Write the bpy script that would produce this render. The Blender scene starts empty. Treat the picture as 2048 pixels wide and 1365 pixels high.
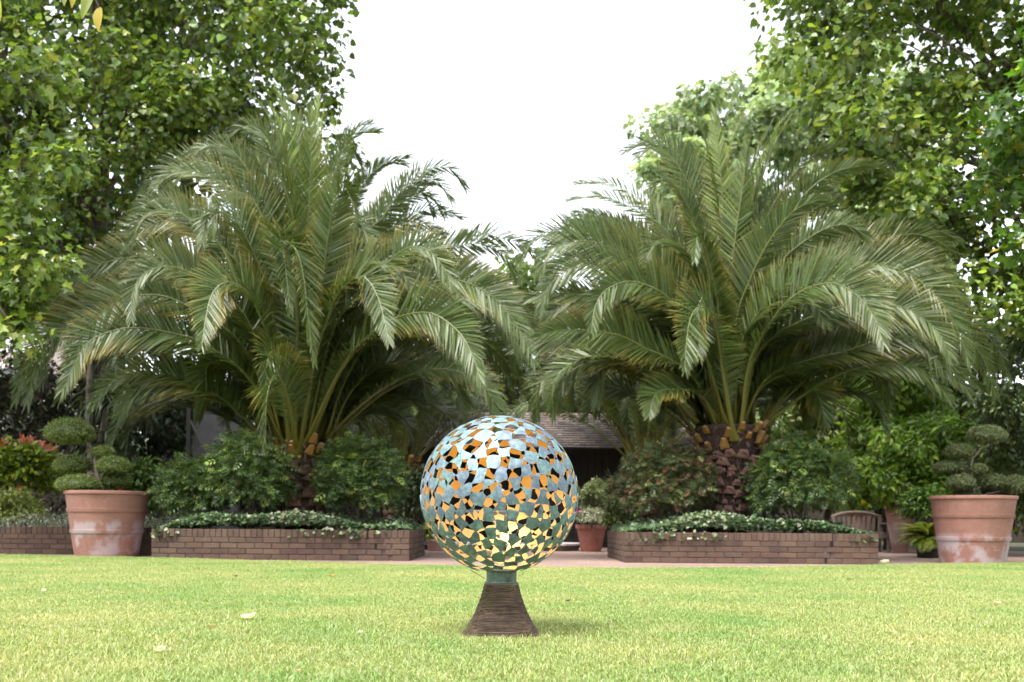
import bpy, bmesh, math, random
import numpy as np
from mathutils import Vector, Matrix

scene = bpy.context.scene
col = scene.collection
R = math.radians
rng = np.random.RandomState(7)
random.seed(7)

# ------------------------------------------------------------------ camera
F = 1991.0            # focal length in photo pixels (35 mm lens, 2048 px wide)
HC = 0.5              # camera height
ROLL = 0.0075
cam = bpy.data.cameras.new('camera')
cam.lens = 35.0
cam.sensor_width = 36.0
cam.shift_y = (1046 - 682.5) / 2048
cam.clip_end = 2000
cam.dof.use_dof = True
cam.dof.focus_distance = 4.25
cam.dof.aperture_fstop = 4.0
camo = bpy.data.objects.new('camera', cam)
camo.location = (0, 0, HC)
camo.matrix_world = Matrix.Translation((0, 0, HC)) @ Matrix.Rotation(R(90), 4, 'X') @ Matrix.Rotation(ROLL, 4, 'Z')
col.objects.link(camo)
scene.camera = camo

# ------------------------------------------------------------------ sky, sun, exposure
SUN_EL, SUN_AZ = 66.0, 215.0      # azimuth: 0 = +Y (ahead), clockwise
world = bpy.data.worlds.new('World')
scene.world = world
world.use_nodes = True
wn, wl = world.node_tree.nodes, world.node_tree.links
wn.clear()
sky = wn.new('ShaderNodeTexSky')
sky.sky_type = 'NISHITA'
sky.sun_disc = False
sky.sun_elevation = R(SUN_EL)
sky.sun_rotation = R(SUN_AZ)
sky.air_density = 1.0
sky.dust_density = 1.0
bw = wn.new('ShaderNodeRGBToBW')
mixs = wn.new('ShaderNodeMix'); mixs.data_type = 'RGBA'
mixs.inputs[0].default_value = 0.86          # a bright, veiled, almost white sky
bg = wn.new('ShaderNodeBackground')
bg.inputs[1].default_value = 0.15
wo = wn.new('ShaderNodeOutputWorld')
wl.new(sky.outputs[0], bw.inputs[0])
wl.new(sky.outputs[0], mixs.inputs[6])
wl.new(bw.outputs[0], mixs.inputs[7])
wl.new(mixs.outputs[2], bg.inputs[0])
wl.new(bg.outputs[0], wo.inputs[0])

sun = bpy.data.lights.new('sun', 'SUN')
sun.energy = 1.2
sun.angle = R(26)
sun.color = (1.0, 0.95, 0.86)
suno = bpy.data.objects.new('sun', sun)
sd = Vector((math.sin(R(SUN_AZ)) * math.cos(R(SUN_EL)), math.cos(R(SUN_AZ)) * math.cos(R(SUN_EL)), math.sin(R(SUN_EL))))
suno.rotation_euler = sd.to_track_quat('Z', 'Y').to_euler()
suno.location = sd * 50
col.objects.link(suno)

vs = scene.view_settings
vs.view_transform = 'Standard'
vs.look = 'None'
vs.exposure = 2.6
vs.gamma = 1.0
vs.use_curve_mapping = False
cy = scene.cycles
cy.use_denoising = True
cy.max_bounces = 8
cy.diffuse_bounces = 4
cy.glossy_bounces = 4
cy.transmission_bounces = 4
cy.sample_clamp_indirect = 6.0


# ------------------------------------------------------------------ helpers
def W(px, py, d):
    dx, dy = px - 1024.0, 1046.0 - py
    return np.array([(dx - ROLL * dy) * d / F, d, HC + (dy + ROLL * dx) * d / F])


def tag(o, label, cat, group=None, kind=None):
    if label: o['label'] = label
    if cat: o['category'] = cat
    if group: o['group'] = group
    if kind: o['kind'] = kind
    return o


def empty(name, loc, label, cat, group=None):
    o = bpy.data.objects.new(name, None)
    o.empty_display_size = 0.1
    o.location = loc
    col.objects.link(o)
    return tag(o, label, cat, group)


def link(name, me, parent=None, mats=()):
    for m in mats: me.materials.append(m)
    o = bpy.data.objects.new(name, me)
    col.objects.link(o)
    if parent is not None:
        o.parent = parent
        o.matrix_parent_inverse = parent.matrix_basis.inverted()
    return o


def np_mesh(name, V, T, C=None, M=None, smooth=False):
    """V (n,3), T (m,3) triangles, C per-vertex rgb, M per-triangle material index"""
    V = np.ascontiguousarray(V, dtype=np.float32)
    T = np.ascontiguousarray(T, dtype=np.int32)
    me = bpy.data.meshes.new(name)
    me.vertices.add(len(V)); me.vertices.foreach_set('co', V.ravel())
    me.loops.add(T.size); me.loops.foreach_set('vertex_index', T.ravel())
    me.polygons.add(len(T)); me.polygons.foreach_set('loop_start', np.arange(0, T.size, 3, dtype=np.int32))
    if M is not None: me.polygons.foreach_set('material_index', np.asarray(M, dtype=np.int32))
    me.polygons.foreach_set('use_smooth', np.full(len(T), bool(smooth)))
    me.update(calc_edges=True)
    if C is not None:
        a = me.color_attributes.new('col', 'FLOAT_COLOR', 'POINT')
        rgba = np.ones((len(V), 4), dtype=np.float32); rgba[:, :3] = C
        a.data.foreach_set('color', rgba.ravel())
    me.validate()
    return me


def join(parts):
    """parts: list of (V,T,C) -> one"""
    Vs, Ts, Cs, off = [], [], [], 0
    for V, T, C in parts:
        Vs.append(V); Ts.append(np.asarray(T) + off); off += len(V)
        Cs.append(np.broadcast_to(np.asarray(C, dtype=np.float32), (len(V), 3)))
    return np.concatenate(Vs), np.concatenate(Ts), np.concatenate(Cs)


def norm(a):
    a = np.asarray(a, dtype=float)
    return a / np.maximum(np.linalg.norm(a, axis=-1, keepdims=True), 1e-9)


def catmull(P, n):
    P = np.asarray(P, dtype=float)
    P = np.vstack([2 * P[0] - P[1], P, 2 * P[-1] - P[-2]])
    out = []
    k = len(P) - 3
    for i in range(k):
        p0, p1, p2, p3 = P[i:i + 4]
        for t in np.linspace(0, 1, 16, endpoint=False):
            out.append(0.5 * (2 * p1 + (p2 - p0) * t + (2 * p0 - 5 * p1 + 4 * p2 - p3) * t * t + (3 * p1 - p0 - 3 * p2 + p3) * t ** 3))
    out.append(P[-2])
    out = np.array(out)
    s = np.concatenate([[0], np.cumsum(np.linalg.norm(np.diff(out, axis=0), axis=1))])
    q = np.linspace(0, s[-1], n)
    return np.stack([np.interp(q, s, out[:, j]) for j in range(3)], 1), s[-1]


def tube(P, rad, seg=6):
    P = np.asarray(P, dtype=float); n = len(P)
    rad = np.broadcast_to(np.asarray(rad, dtype=float), (n,))
    Tn = norm(np.gradient(P, axis=0))
    ref = np.array([0.31, 0.95, 0.05])
    S = norm(np.cross(Tn, ref)); U = np.cross(S, Tn)
    a = np.linspace(0, 2 * np.pi, seg, endpoint=False)
    V = P[:, None] + rad[:, None, None] * (np.cos(a)[None, :, None] * S[:, None] + np.sin(a)[None, :, None] * U[:, None])
    V = V.reshape(-1, 3)
    T = []
    for i in range(n - 1):
        for j in range(seg):
            b, c = i * seg + j, i * seg + (j + 1) % seg
            T += [(b, c, c + seg), (b, c + seg, b + seg)]
    for j in range(1, seg - 1):
        e = (n - 1) * seg
        T += [(0, j + 1, j), (e, e + j, e + j + 1)]
    return V, np.array(T)


def lathe(profile, seg=40):
    """profile [(r,z)...] bottom to top, open ends unless r=0"""
    pr = np.array(profile, dtype=float)
    a = np.linspace(0, 2 * np.pi, seg, endpoint=False)
    V = np.stack([pr[:, 0][:, None] * np.cos(a), pr[:, 0][:, None] * np.sin(a), np.repeat(pr[:, 1][:, None], seg, 1)], -1).reshape(-1, 3)
    T = []
    for i in range(len(pr) - 1):
        for j in range(seg):
            b, c = i * seg + j, i * seg + (j + 1) % seg
            T += [(b, c, c + seg), (b, c + seg, b + seg)]
    return V, np.array(T)


def box(c, s):
    c = np.asarray(c, float); h = np.asarray(s, float) / 2
    V = np.array([[x, y, z] for x in (-1, 1) for y in (-1, 1) for z in (-1, 1)]) * h + c
    T = np.array([(0, 1, 3), (0, 3, 2), (4, 6, 7), (4, 7, 5), (0, 4, 5), (0, 5, 1), (2, 3, 7), (2, 7, 6), (0, 2, 6), (0, 6, 4), (1, 5, 7), (1, 7, 3)])
    return V, T


def bevel_box_mesh(name, s, bev=0.005, seg=1, jit=0.0):
    bm = bmesh.new()
    bmesh.ops.create_cube(bm, size=1.0)
    bmesh.ops.scale(bm, vec=s, verts=bm.verts)
    if jit:
        for v in bm.verts: v.co += Vector([random.uniform(-jit, jit) for _ in range(3)])
    if bev: bmesh.ops.bevel(bm, geom=list(bm.edges), offset=bev, segments=seg, profile=0.6, affect='EDGES')
    me = bpy.data.meshes.new(name); bm.to_mesh(me); bm.free()
    return me


# ------------------------------------------------------------------ materials
def new_mat(name):
    m = bpy.data.materials.new(name); m.use_nodes = True
    nt = m.node_tree; nt.nodes.clear()
    out = nt.nodes.new('ShaderNodeOutputMaterial')
    p = nt.nodes.new('ShaderNodeBsdfPrincipled')
    nt.links.new(p.outputs[0], out.inputs[0])
    return m, nt, p, out


def noise(nt, scale, detail=4, rough=0.6, coord='Object', vec=None):
    n = nt.nodes.new('ShaderNodeTexNoise')
    n.inputs['Scale'].default_value = scale
    n.inputs['Detail'].default_value = detail
    n.inputs['Roughness'].default_value = rough
    if vec is None:
        tc = nt.nodes.new('ShaderNodeTexCoord')
        nt.links.new(tc.outputs[coord], n.inputs['Vector'])
    else:
        nt.links.new(vec, n.inputs['Vector'])
    return n.outputs['Fac']


def ramp(nt, fac, stops):
    r = nt.nodes.new('ShaderNodeValToRGB')
    el = r.color_ramp.elements
    while len(el) < len(stops): el.new(0.5)
    for e, (pos, c) in zip(el, stops):
        e.position = pos; e.color = (*c, 1) if len(c) == 3 else c
    nt.links.new(fac, r.inputs[0])
    return r.outputs[0]


def mixc(nt, fac, a, b, mode='MIX'):
    m = nt.nodes.new('ShaderNodeMix'); m.data_type = 'RGBA'; m.blend_type = mode
    for sock, v in ((m.inputs[0], fac), (m.inputs[6], a), (m.inputs[7], b)):
        if hasattr(v, 'links'): nt.links.new(v, sock)
        elif isinstance(v, (int, float)): sock.default_value = v
        else: sock.default_value = (*v, 1)
    return m.outputs[2]


def math_n(nt, op, a, b=None):
    m = nt.nodes.new('ShaderNodeMath'); m.operation = op
    for s, v in ((m.inputs[0], a), (m.inputs[1], b)):
        if v is None: continue
        if hasattr(v, 'links'): nt.links.new(v, s)
        else: s.default_value = v
    return m.outputs[0]


def bump(nt, p, height, strength=0.4, dist=0.01):
    b = nt.nodes.new('ShaderNodeBump')
    b.inputs['Strength'].default_value = strength
    b.inputs['Distance'].default_value = dist
    nt.links.new(height, b.inputs['Height'])
    nt.links.new(b.outputs[0], p.inputs['Normal'])


def leaf_mat(name, trans=0.35, rough=0.42, spec=0.45, tint=(1.25, 1.3, 0.6)):
    m, nt, p, out = new_mat(name)
    a = nt.nodes.new('ShaderNodeAttribute'); a.attribute_name = 'col'
    c = a.outputs['Color']
    nt.links.new(c, p.inputs['Base Color'])
    p.inputs['Roughness'].default_value = rough
    p.inputs['Specular IOR Level'].default_value = spec
    tr = nt.nodes.new('ShaderNodeBsdfTranslucent')
    nt.links.new(mixc(nt, 1.0, c, tint, 'MULTIPLY'), tr.inputs[0])
    mx = nt.nodes.new('ShaderNodeMixShader'); mx.inputs[0].default_value = trans
    nt.links.new(p.outputs[0], mx.inputs[1]); nt.links.new(tr.outputs[0], mx.inputs[2])
    nt.links.new(mx.outputs[0], out.inputs[0])
    return m


def vary_mat(name, c0, c1, scale=6, rough=0.8, bumps=0.3, bscale=60, dist=0.005, obj_var=0.0, metallic=0.0, coord='Object'):
    m, nt, p, out = new_mat(name)
    base = ramp(nt, noise(nt, scale, 6, 0.65, coord), [(0.3, c0), (0.7, c1)])
    if obj_var:
        oi = nt.nodes.new('ShaderNodeObjectInfo')
        v = math_n(nt, 'ADD', math_n(nt, 'MULTIPLY', oi.outputs['Random'], obj_var), 1 - obj_var / 2)
        hs = nt.nodes.new('ShaderNodeHueSaturation')
        nt.links.new(v, hs.inputs['Value']); nt.links.new(base, hs.inputs['Color'])
        base = hs.outputs[0]
    nt.links.new(base, p.inputs['Base Color'])
    p.inputs['Roughness'].default_value = rough
    p.inputs['Metallic'].default_value = metallic
    if bumps: bump(nt, p, noise(nt, bscale, 5, 0.7, coord), bumps, dist)
    return m


M = {}
M['leaf'] = leaf_mat('leaf', trans=0.40, rough=0.36, spec=0.5)
M['leaf_gloss'] = leaf_mat('leaf_glossy', trans=0.25, rough=0.34, spec=0.36)
M['palm'] = leaf_mat('palm_leaf', trans=0.2, rough=0.38, spec=0.34, tint=(1.15, 1.25, 0.5))
M['bark'] = vary_mat('bark', (0.05, 0.035, 0.025), (0.13, 0.10, 0.075), 9, 0.9, 0.6, 40, 0.02)
M['pale_bark'] = vary_mat('pale_bark', (0.13, 0.10, 0.08), (0.24, 0.19, 0.16), 14, 0.85, 0.5, 60, 0.01)
M['soil'] = vary_mat('soil', (0.02, 0.014, 0.010), (0.05, 0.035, 0.025), 9, 0.95, 0.8, 40, 0.02)
M['ground'] = vary_mat('ground', (0.035, 0.04, 0.02), (0.07, 0.07, 0.035), 1.5, 0.95, 0.5, 20, 0.02)
M['mortar'] = vary_mat('mortar', (0.06, 0.045, 0.036), (0.12, 0.09, 0.075), 30, 0.95, 0.5, 90)


def brick_material():
    m, nt, p, out = new_mat('brick')
    oi = nt.nodes.new('ShaderNodeObjectInfo')
    base = ramp(nt, oi.outputs['Random'], [(0.0, (0.062, 0.036, 0.028)), (0.4, (0.090, 0.054, 0.040)), (0.8, (0.112, 0.068, 0.048)), (1.0, (0.078, 0.050, 0.042))])
    tc = nt.nodes.new('ShaderNodeTexCoord')
    geo = nt.nodes.new('ShaderNodeNewGeometry')
    spk = noise(nt, 45, 6, 0.7, vec=geo.outputs['Position'])
    c = mixc(nt, 0.55, base, ramp(nt, spk, [(0.3, (0.35, 0.35, 0.35)), (0.7, (0.75, 0.72, 0.68))]), 'OVERLAY')
    lich = ramp(nt, noise(nt, 2.2, 5, 0.7, vec=geo.outputs['Position']), [(0.48, (0, 0, 0)), (0.66, (1, 1, 1))])
    c = mixc(nt, math_n(nt, 'MULTIPLY', lich, 0.32), c, (0.135, 0.105, 0.068))
    drk = ramp(nt, noise(nt, 3.7, 4, 0.7, vec=geo.outputs['Position']), [(0.52, (0, 0, 0)), (0.7, (1, 1, 1))])
    c = mixc(nt, math_n(nt, 'MULTIPLY', drk, 0.5), c, (0.036, 0.025, 0.021))
    nt.links.new(c, p.inputs['Base Color'])
    p.inputs['Roughness'].default_value = 0.9
    bump(nt, p, noise(nt, 120, 5, 0.7, vec=geo.outputs['Position']), 0.5, 0.004)
    return m


M['brick'] = brick_material()
M['crack'] = vary_mat('crack_shade', (0.004, 0.003, 0.003), (0.009, 0.007, 0.006), 30, 0.95, 0)


def terracotta(name, seed, base0=(0.235, 0.108, 0.082), base1=(0.32, 0.16, 0.128), white=0.75, lo=0.1, hi=0.62):
    m, nt, p, out = new_mat(name)
    tc = nt.nodes.new('ShaderNodeTexCoord')
    mp = nt.nodes.new('ShaderNodeMapping'); mp.inputs['Location'].default_value = (seed * 3.1, seed * 1.7, seed)
    nt.links.new(tc.outputs['Object'], mp.inputs[0])
    v = mp.outputs[0]
    c = ramp(nt, noise(nt, 3.0, 6, 0.65, vec=v), [(0.3, base0), (0.7, base1)])
    # lime bloom: patchy with hard-ish edges, in a band below the shoulder
    sep = nt.nodes.new('ShaderNodeSeparateXYZ'); nt.links.new(tc.outputs['Object'], sep.inputs[0])
    band = ramp(nt, sep.outputs['Z'], [(max(lo - 0.1, 0), (0, 0, 0)), (lo, (1, 1, 1)), (hi - 0.08, (1, 1, 1)), (hi, (0.0, 0.0, 0.0))])
    pat = ramp(nt, noise(nt, 3.4, 5, 0.62, vec=v), [(0.46, (0, 0, 0)), (0.56, (1, 1, 1))])
    fac = math_n(nt, 'MULTIPLY', math_n(nt, 'MULTIPLY', pat, band), white)
    c = mixc(nt, fac, c, (0.40, 0.33, 0.35))
    fine = ramp(nt, noise(nt, 16, 6, 0.75, vec=v), [(0.52, (0, 0, 0)), (0.72, (1, 1, 1))])
    c = mixc(nt, math_n(nt, 'MULTIPLY', fine, 0.30), c, (0.40, 0.29, 0.27))
    # rain streaks
    mp2 = nt.nodes.new('ShaderNodeMapping'); mp2.inputs['Scale'].default_value = (1, 1, 0.12)
    nt.links.new(v, mp2.inputs[0])
    st = ramp(nt, noise(nt, 11, 5, 0.7, vec=mp2.outputs[0]), [(0.56, (0, 0, 0)), (0.75, (1, 1, 1))])
    c = mixc(nt, math_n(nt, 'MULTIPLY', st, 0.55), c, (0.16, 0.095, 0.07))
    nt.links.new(c, p.inputs['Base Color'])
    p.inputs['Roughness'].default_value = 0.82
    bump(nt, p, noise(nt, 40, 6, 0.7, vec=v), 0.35, 0.006)
    return m


def path_material():
    m, nt, p, out = new_mat('gravel_path')
    g = nt.nodes.new('ShaderNodeTexVoronoi'); g.inputs['Scale'].default_value = 70
    tc = nt.nodes.new('ShaderNodeTexCoord'); nt.links.new(tc.outputs['Object'], g.inputs['Vector'])
    c = ramp(nt, g.outputs['Color'], [(0.0, (0.16, 0.105, 0.085)), (0.5, (0.25, 0.172, 0.145)), (1.0, (0.34, 0.255, 0.22))])
    big = ramp(nt, noise(nt, 0.9, 5, 0.6), [(0.35, (0.80, 0.78, 0.76)), (0.7, (1.1, 1.06, 1.02))])
    nt.links.new(mixc(nt, 1.0, c, big, 'MULTIPLY'), p.inputs['Base Color'])
    p.inputs['Roughness'].default_value = 0.9
    bump(nt, p, g.outputs['Distance'], 0.6, 0.006)
    return m


def verdigris():
    m, nt, p, out = new_mat('verdigris_bronze')
    geo = nt.nodes.new('ShaderNodeNewGeometry'); v = geo.outputs['Position']
    oi = nt.nodes.new('ShaderNodeObjectInfo')
    a = ramp(nt, noise(nt, 38, 6, 0.75, vec=v), [(0.28, (0.065, 0.11, 0.13)), (0.5, (0.15, 0.225, 0.25)), (0.74, (0.34, 0.43, 0.47))])
    b = ramp(nt, noise(nt, 12, 4, 0.6, vec=v), [(0.4, (0.85, 0.80, 0.95)), (0.6, (0.95, 1.1, 1.0))])
    c = mixc(nt, 1.0, a, b, 'MULTIPLY')
    hs = nt.nodes.new('ShaderNodeHueSaturation')
    nt.links.new(math_n(nt, 'ADD', math_n(nt, 'MULTIPLY', oi.outputs['Random'], 0.35), 0.82), hs.inputs['Value'])
    nt.links.new(c, hs.inputs['Color'])
    nt.links.new(hs.outputs[0], p.inputs['Base Color'])
    p.inputs['Metallic'].default_value = 0.5
    nt.links.new(ramp(nt, noise(nt, 60, 4, 0.7, vec=v), [(0.3, (0.50,) * 3), (0.7, (0.70,) * 3)]), p.inputs['Roughness'])
    p.inputs['Specular IOR Level'].default_value = 0.9
    bump(nt, p, noise(nt, 160, 4, 0.7, vec=v), 0.15, 0.002)
    return m


def gold(name='gold_leaf', base=(0.90, 0.52, 0.16)):
    m, nt, p, out = new_mat(name)
    geo = nt.nodes.new('ShaderNodeNewGeometry'); v = geo.outputs['Position']
    c = mixc(nt, ramp(nt, noise(nt, 30, 5, 0.6, vec=v), [(0.35, (0, 0, 0)), (0.75, (1, 1, 1))]), base, (base[0], base[1] * 1.12, base[2] * 1.4))
    nt.links.new(c, p.inputs['Base Color'])
    p.inputs['Metallic'].default_value = 0.55
    p.inputs['Roughness'].default_value = 0.42
    bump(nt, p, noise(nt, 40, 3, 0.6, vec=v), 0.12, 0.003)
    return m


def plinth_material():
    m, nt, p, out = new_mat('stacked_slate')
    geo = nt.nodes.new('ShaderNodeNewGeometry'); v = geo.outputs['Position']
    mp = nt.nodes.new('ShaderNodeMapping'); mp.inputs['Scale'].default_value = (1, 1, 6)
    nt.links.new(v, mp.inputs[0])
    c = ramp(nt, noise(nt, 22, 6, 0.7, vec=mp.outputs[0]), [(0.3, (0.045, 0.028, 0.020)), (0.55, (0.092, 0.060, 0.042)), (0.75, (0.15, 0.108, 0.078))])
    moss = ramp(nt, noise(nt, 13, 5, 0.7, vec=v), [(0.55, (0, 0, 0)), (0.66, (1, 1, 1))])
    c = mixc(nt, math_n(nt, 'MULTIPLY', moss, 0.7), c, (0.055, 0.05, 0.012))
    dk = ramp(nt, noise(nt, 9, 5, 0.75, vec=v), [(0.52, (0, 0, 0)), (0.66, (1, 1, 1))])
    c = mixc(nt, math_n(nt, 'MULTIPLY', dk, 0.65), c, (0.025, 0.015, 0.012))
    nt.links.new(c, p.inputs['Base Color'])
    p.inputs['Roughness'].default_value = 0.92
    bump(nt, p, noise(nt, 150, 5, 0.75, vec=v), 0.6, 0.004)
    return m


def blade_material():
    m, nt, p, out = new_mat('grass_blade')
    geo = nt.nodes.new('ShaderNodeNewGeometry')
    a = nt.nodes.new('ShaderNodeAttribute'); a.attribute_name = 'col'
    big = ramp(nt, noise(nt, 0.75, 5, 0.65, vec=geo.outputs['Position']), [(0.34, (0.66, 0.90, 0.70)), (0.5, (1.0, 1.0, 1.0)), (0.66, (1.30, 1.12, 1.25))])
    dry = ramp(nt, noise(nt, 3.2, 5, 0.7, vec=geo.outputs['Position']), [(0.54, (0, 0, 0)), (0.74, (1, 1, 1))])
    c = mixc(nt, 1.0, a.outputs['Color'], big, 'MULTIPLY')
    c = mixc(nt, math_n(nt, 'MULTIPLY', dry, 0.45), c, (0.44, 0.39, 0.22))
    nt.links.new(c, p.inputs['Base Color'])
    p.inputs['Roughness'].default_value = 0.45
    p.inputs['Specular IOR Level'].default_value = 0.4
    tr = nt.nodes.new('ShaderNodeBsdfTranslucent')
    nt.links.new(mixc(nt, 1.0, c, (1.2, 1.25, 0.7), 'MULTIPLY'), tr.inputs[0])
    mx = nt.nodes.new('ShaderNodeMixShader'); mx.inputs[0].default_value = 0.35
    nt.links.new(p.outputs[0], mx.inputs[1]); nt.links.new(tr.outputs[0], mx.inputs[2])
    nt.links.new(mx.outputs[0], out.inputs[0])
    return m


M['path'] = path_material()
M['verdigris'] = verdigris()
M['gold'] = gold()
M['collar'] = vary_mat('collar_bronze', (0.03, 0.055, 0.045), (0.10, 0.15, 0.13), 40, 0.5, 0.2, 120, 0.002, metallic=0.3)
M['plinth'] = plinth_material()
M['blade'] = blade_material()
M['lawn'] = vary_mat('lawn_soil', (0.20, 0.21, 0.08), (0.30, 0.31, 0.13), 3.0, 0.95, 0.8, 120, 0.01)
M['terra_a'] = terracotta('terracotta_limed', 1.3, lo=0.05, hi=0.52)
M['terra_b'] = terracotta('terracotta_stained', 4.2, lo=0.0, hi=0.42, white=0.9)
M['terra_c'] = terracotta('terracotta_clean', 2.2, (0.20, 0.062, 0.04), (0.26, 0.085, 0.055), white=0.1)
M['terra_d'] = terracotta('terracotta_pale', 7.7, (0.24, 0.125, 0.10), (0.33, 0.19, 0.155), white=0.5)
M['boot'] = vary_mat('palm_boot', (0.055, 0.026, 0.020), (0.15, 0.080, 0.062), 18, 0.85, 0.5, 60, 0.01, obj_var=0.9)
M['fibre'] = vary_mat('palm_fibre', (0.02, 0.011, 0.009), (0.055, 0.03, 0.023), 30, 0.95, 0.7, 90, 0.02)
M['stub'] = vary_mat('palm_stub', (0.085, 0.052, 0.010), (0.20, 0.095, 0.014), 10, 0.6, 0.3, 60, 0.005, obj_var=0.6)
M['stub_cut'] = vary_mat('palm_stub_cut', (0.20, 0.10, 0.055), (0.32, 0.19, 0.12), 40, 0.8, 0.3, 90)
M['timber_dark'] = vary_mat('timber_dark', (0.010, 0.008, 0.007), (0.022, 0.018, 0.015), 5, 0.85, 0.3, 40, obj_var=0.5)
M['shingle'] = vary_mat('shingle', (0.16, 0.115, 0.10), (0.30, 0.235, 0.21), 9, 0.85, 0.5, 50)
M['bench_wood'] = vary_mat('bench_wood', (0.13, 0.095, 0.08), (0.24, 0.18, 0.155), 20, 0.8, 0.3, 60)
M['stone'] = vary_mat('stone', (0.36, 0.33, 0.33), (0.52, 0.48, 0.48), 8, 0.8, 0.3, 50)
M['shaded_stone'] = vary_mat('shaded_stone', (0.09, 0.07, 0.06), (0.15, 0.12, 0.10), 8, 0.85, 0.3, 50)
M['black_pot'] = vary_mat('black_plastic', (0.012, 0.012, 0.013), (0.03, 0.03, 0.03), 8, 0.5, 0.1, 50)
M['grey_panel'] = vary_mat('grey_panel', (0.032, 0.032, 0.038), (0.055, 0.055, 0.065), 5, 0.8, 0.3, 30)
M['house_wall'] = vary_mat('house_wall', (0.62, 0.50, 0.44), (0.72, 0.60, 0.54), 2, 0.9, 0.2, 20)
M['house_white'] = vary_mat('house_white', (0.74, 0.72, 0.72), (0.82, 0.80, 0.80), 2, 0.8, 0.1, 20)
M['roof_slate'] = vary_mat('roof_slate', (0.10, 0.09, 0.09), (0.17, 0.15, 0.15), 4, 0.8, 0.3, 20)
m_, nt_, p_, _o = new_mat('window_glass'); p_.inputs['Base Color'].default_value = (0.03, 0.035, 0.04, 1); p_.inputs['Roughness'].default_value = 0.08
M['glass'] = m_


# ------------------------------------------------------------------ leaf scattering
T_PLANE_V = np.array([(0, 0, 0), (-.34, .02, .05), (-.22, .24, .0), (-.56, .50, .10), (-.20, .56, .0), (0, 1.0, -.06),
                      (.20, .56, .0), (.56, .50, .10), (.22, .24, .0), (.34, .02, .05)], float)
T_PLANE_F = np.array([(0, i + 1, i) for i in range(1, 9)])
T_OVAL_V = np.array([(0, 0, 0), (-.24, .42, .07), (0, .45, -.02), (.24, .42, .07), (0, 1, -.10)], float)
T_OVAL_F = np.array([(0, 2, 1), (0, 3, 2), (1, 2, 4), (2, 3, 4)])
T_NARROW_V = np.array([(0, 0, 0), (-.14, .4, .05), (.14, .4, .05), (0, 1, -.1)], float)
T_NARROW_F = np.array([(0, 2, 1), (1, 2, 3)])
T_IVY_V = np.array([(0, 0, 0), (-.45, .1, .06), (-.42, .5, .08), (0, .95, -.06), (.42, .5, .08), (.45, .1, .06)], float)
T_IVY_F = np.array([(0, 2, 1), (0, 3, 2), (0, 4, 3), (0, 5, 4)])
# a nandina / fern-like spray: seven pointed leaflets on one stalk
_sv, _sf = [], []
for _k, (_y, _a, _l) in enumerate([(0.25, 60, .42), (0.25, -60, .42), (0.5, 52, .42), (0.5, -52, .42), (0.72, 40, .38), (0.72, -40, .38), (0.72, 0, .42)]):
    _c, _s = math.cos(R(_a)), math.sin(R(_a)); _b = len(_sv)
    for _x, _yy, _z in ((0, 0, 0), (-.12, .45, .03), (.12, .45, .03), (0, 1, -.12)):
        _x *= _l; _yy *= _l
        _sv.append((_x * _c + _yy * _s, _y - _x * _s + _yy * _c, _z * _l + 0.05 * _y - 0.12 * _y * _y))
    _sf += [(_b, _b + 2, _b + 1), (_b + 1, _b + 2, _b + 3)]
T_SPRAY_V, T_SPRAY_F = np.array(_sv), np.array(_sf)


def scatter(P, D, N, size, tv, tf, C):
    n, k = len(P), len(tv)
    D = norm(D); X = norm(np.cross(D, N)); Nn = np.cross(X, D)
    size = np.broadcast_to(size, (n,))[:, None, None]
    V = P[:, None] + size * (tv[None, :, 0:1] * X[:, None] + tv[None, :, 1:2] * D[:, None] + tv[None, :, 2:3] * Nn[:, None])
    T = (np.arange(n)[:, None, None] * k + tf[None]).reshape(-1, 3)
    return V.reshape(-1, 3), T, np.repeat(C, k, 0)


def pal(n, colors, r, jit=0.18, w=None):
    c = np.array(colors, float)
    a = c[r.choice(len(c), n, p=w)]
    return np.clip(a * (1 + r.randn(n, 1) * jit) * (1 + r.randn(n, 3) * 0.05), 0.003, 0.95)


def foliage(centers, radii, per, size, tv, tf, colors, r, out_c=None, up=0.6, droop=0.35, flat=0.6, jit=0.2, shell=0.5, w=None, tone=0.3):
    """clumps of leaves; every leaf turned outward and up, tips hanging"""
    centers = np.asarray(centers, float); nc = len(centers)
    radii = np.broadcast_to(radii, (nc,))
    idx = np.repeat(np.arange(nc), per); n = len(idx)
    u = norm(r.randn(n, 3))
    rad = shell + (1 - shell) * r.rand(n) ** 0.5
    off = u * rad[:, None] * radii[idx][:, None]; off[:, 2] *= flat
    P = centers[idx] + off
    out = u.copy()
    if out_c is not None:
        out = norm(out * 0.7 + norm(P - np.asarray(out_c)) * 0.9)
    N = norm(out * (1 - up) + np.array([0, 0, 1.0]) * up + r.randn(n, 3) * 0.35)
    D = norm(out * np.array([1, 1, .5]) + r.randn(n, 3) * 0.5 - np.array([0, 0, droop]))
    sz = size * np.clip(1 + r.randn(n) * 0.22, 0.5, 1.6)
    C = pal(n, colors, r, jit, w) * (1 + r.uniform(-tone, tone, nc))[idx][:, None]
    return scatter(P, D, N, sz, tv, tf, np.clip(C, 0.004, 0.9))


def in_poly(x, y, poly):
    poly = np.array(poly, float); res = np.zeros(len(x), bool)
    j = len(poly) - 1
    for i in range(len(poly)):
        xi, yi = poly[i]; xj, yj = poly[j]
        c = ((yi > y) != (yj > y)) & (x < (xj - xi) * (y - yi) / (yj - yi + 1e-12) + xi)
        res ^= c; j = i
    return res


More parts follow.
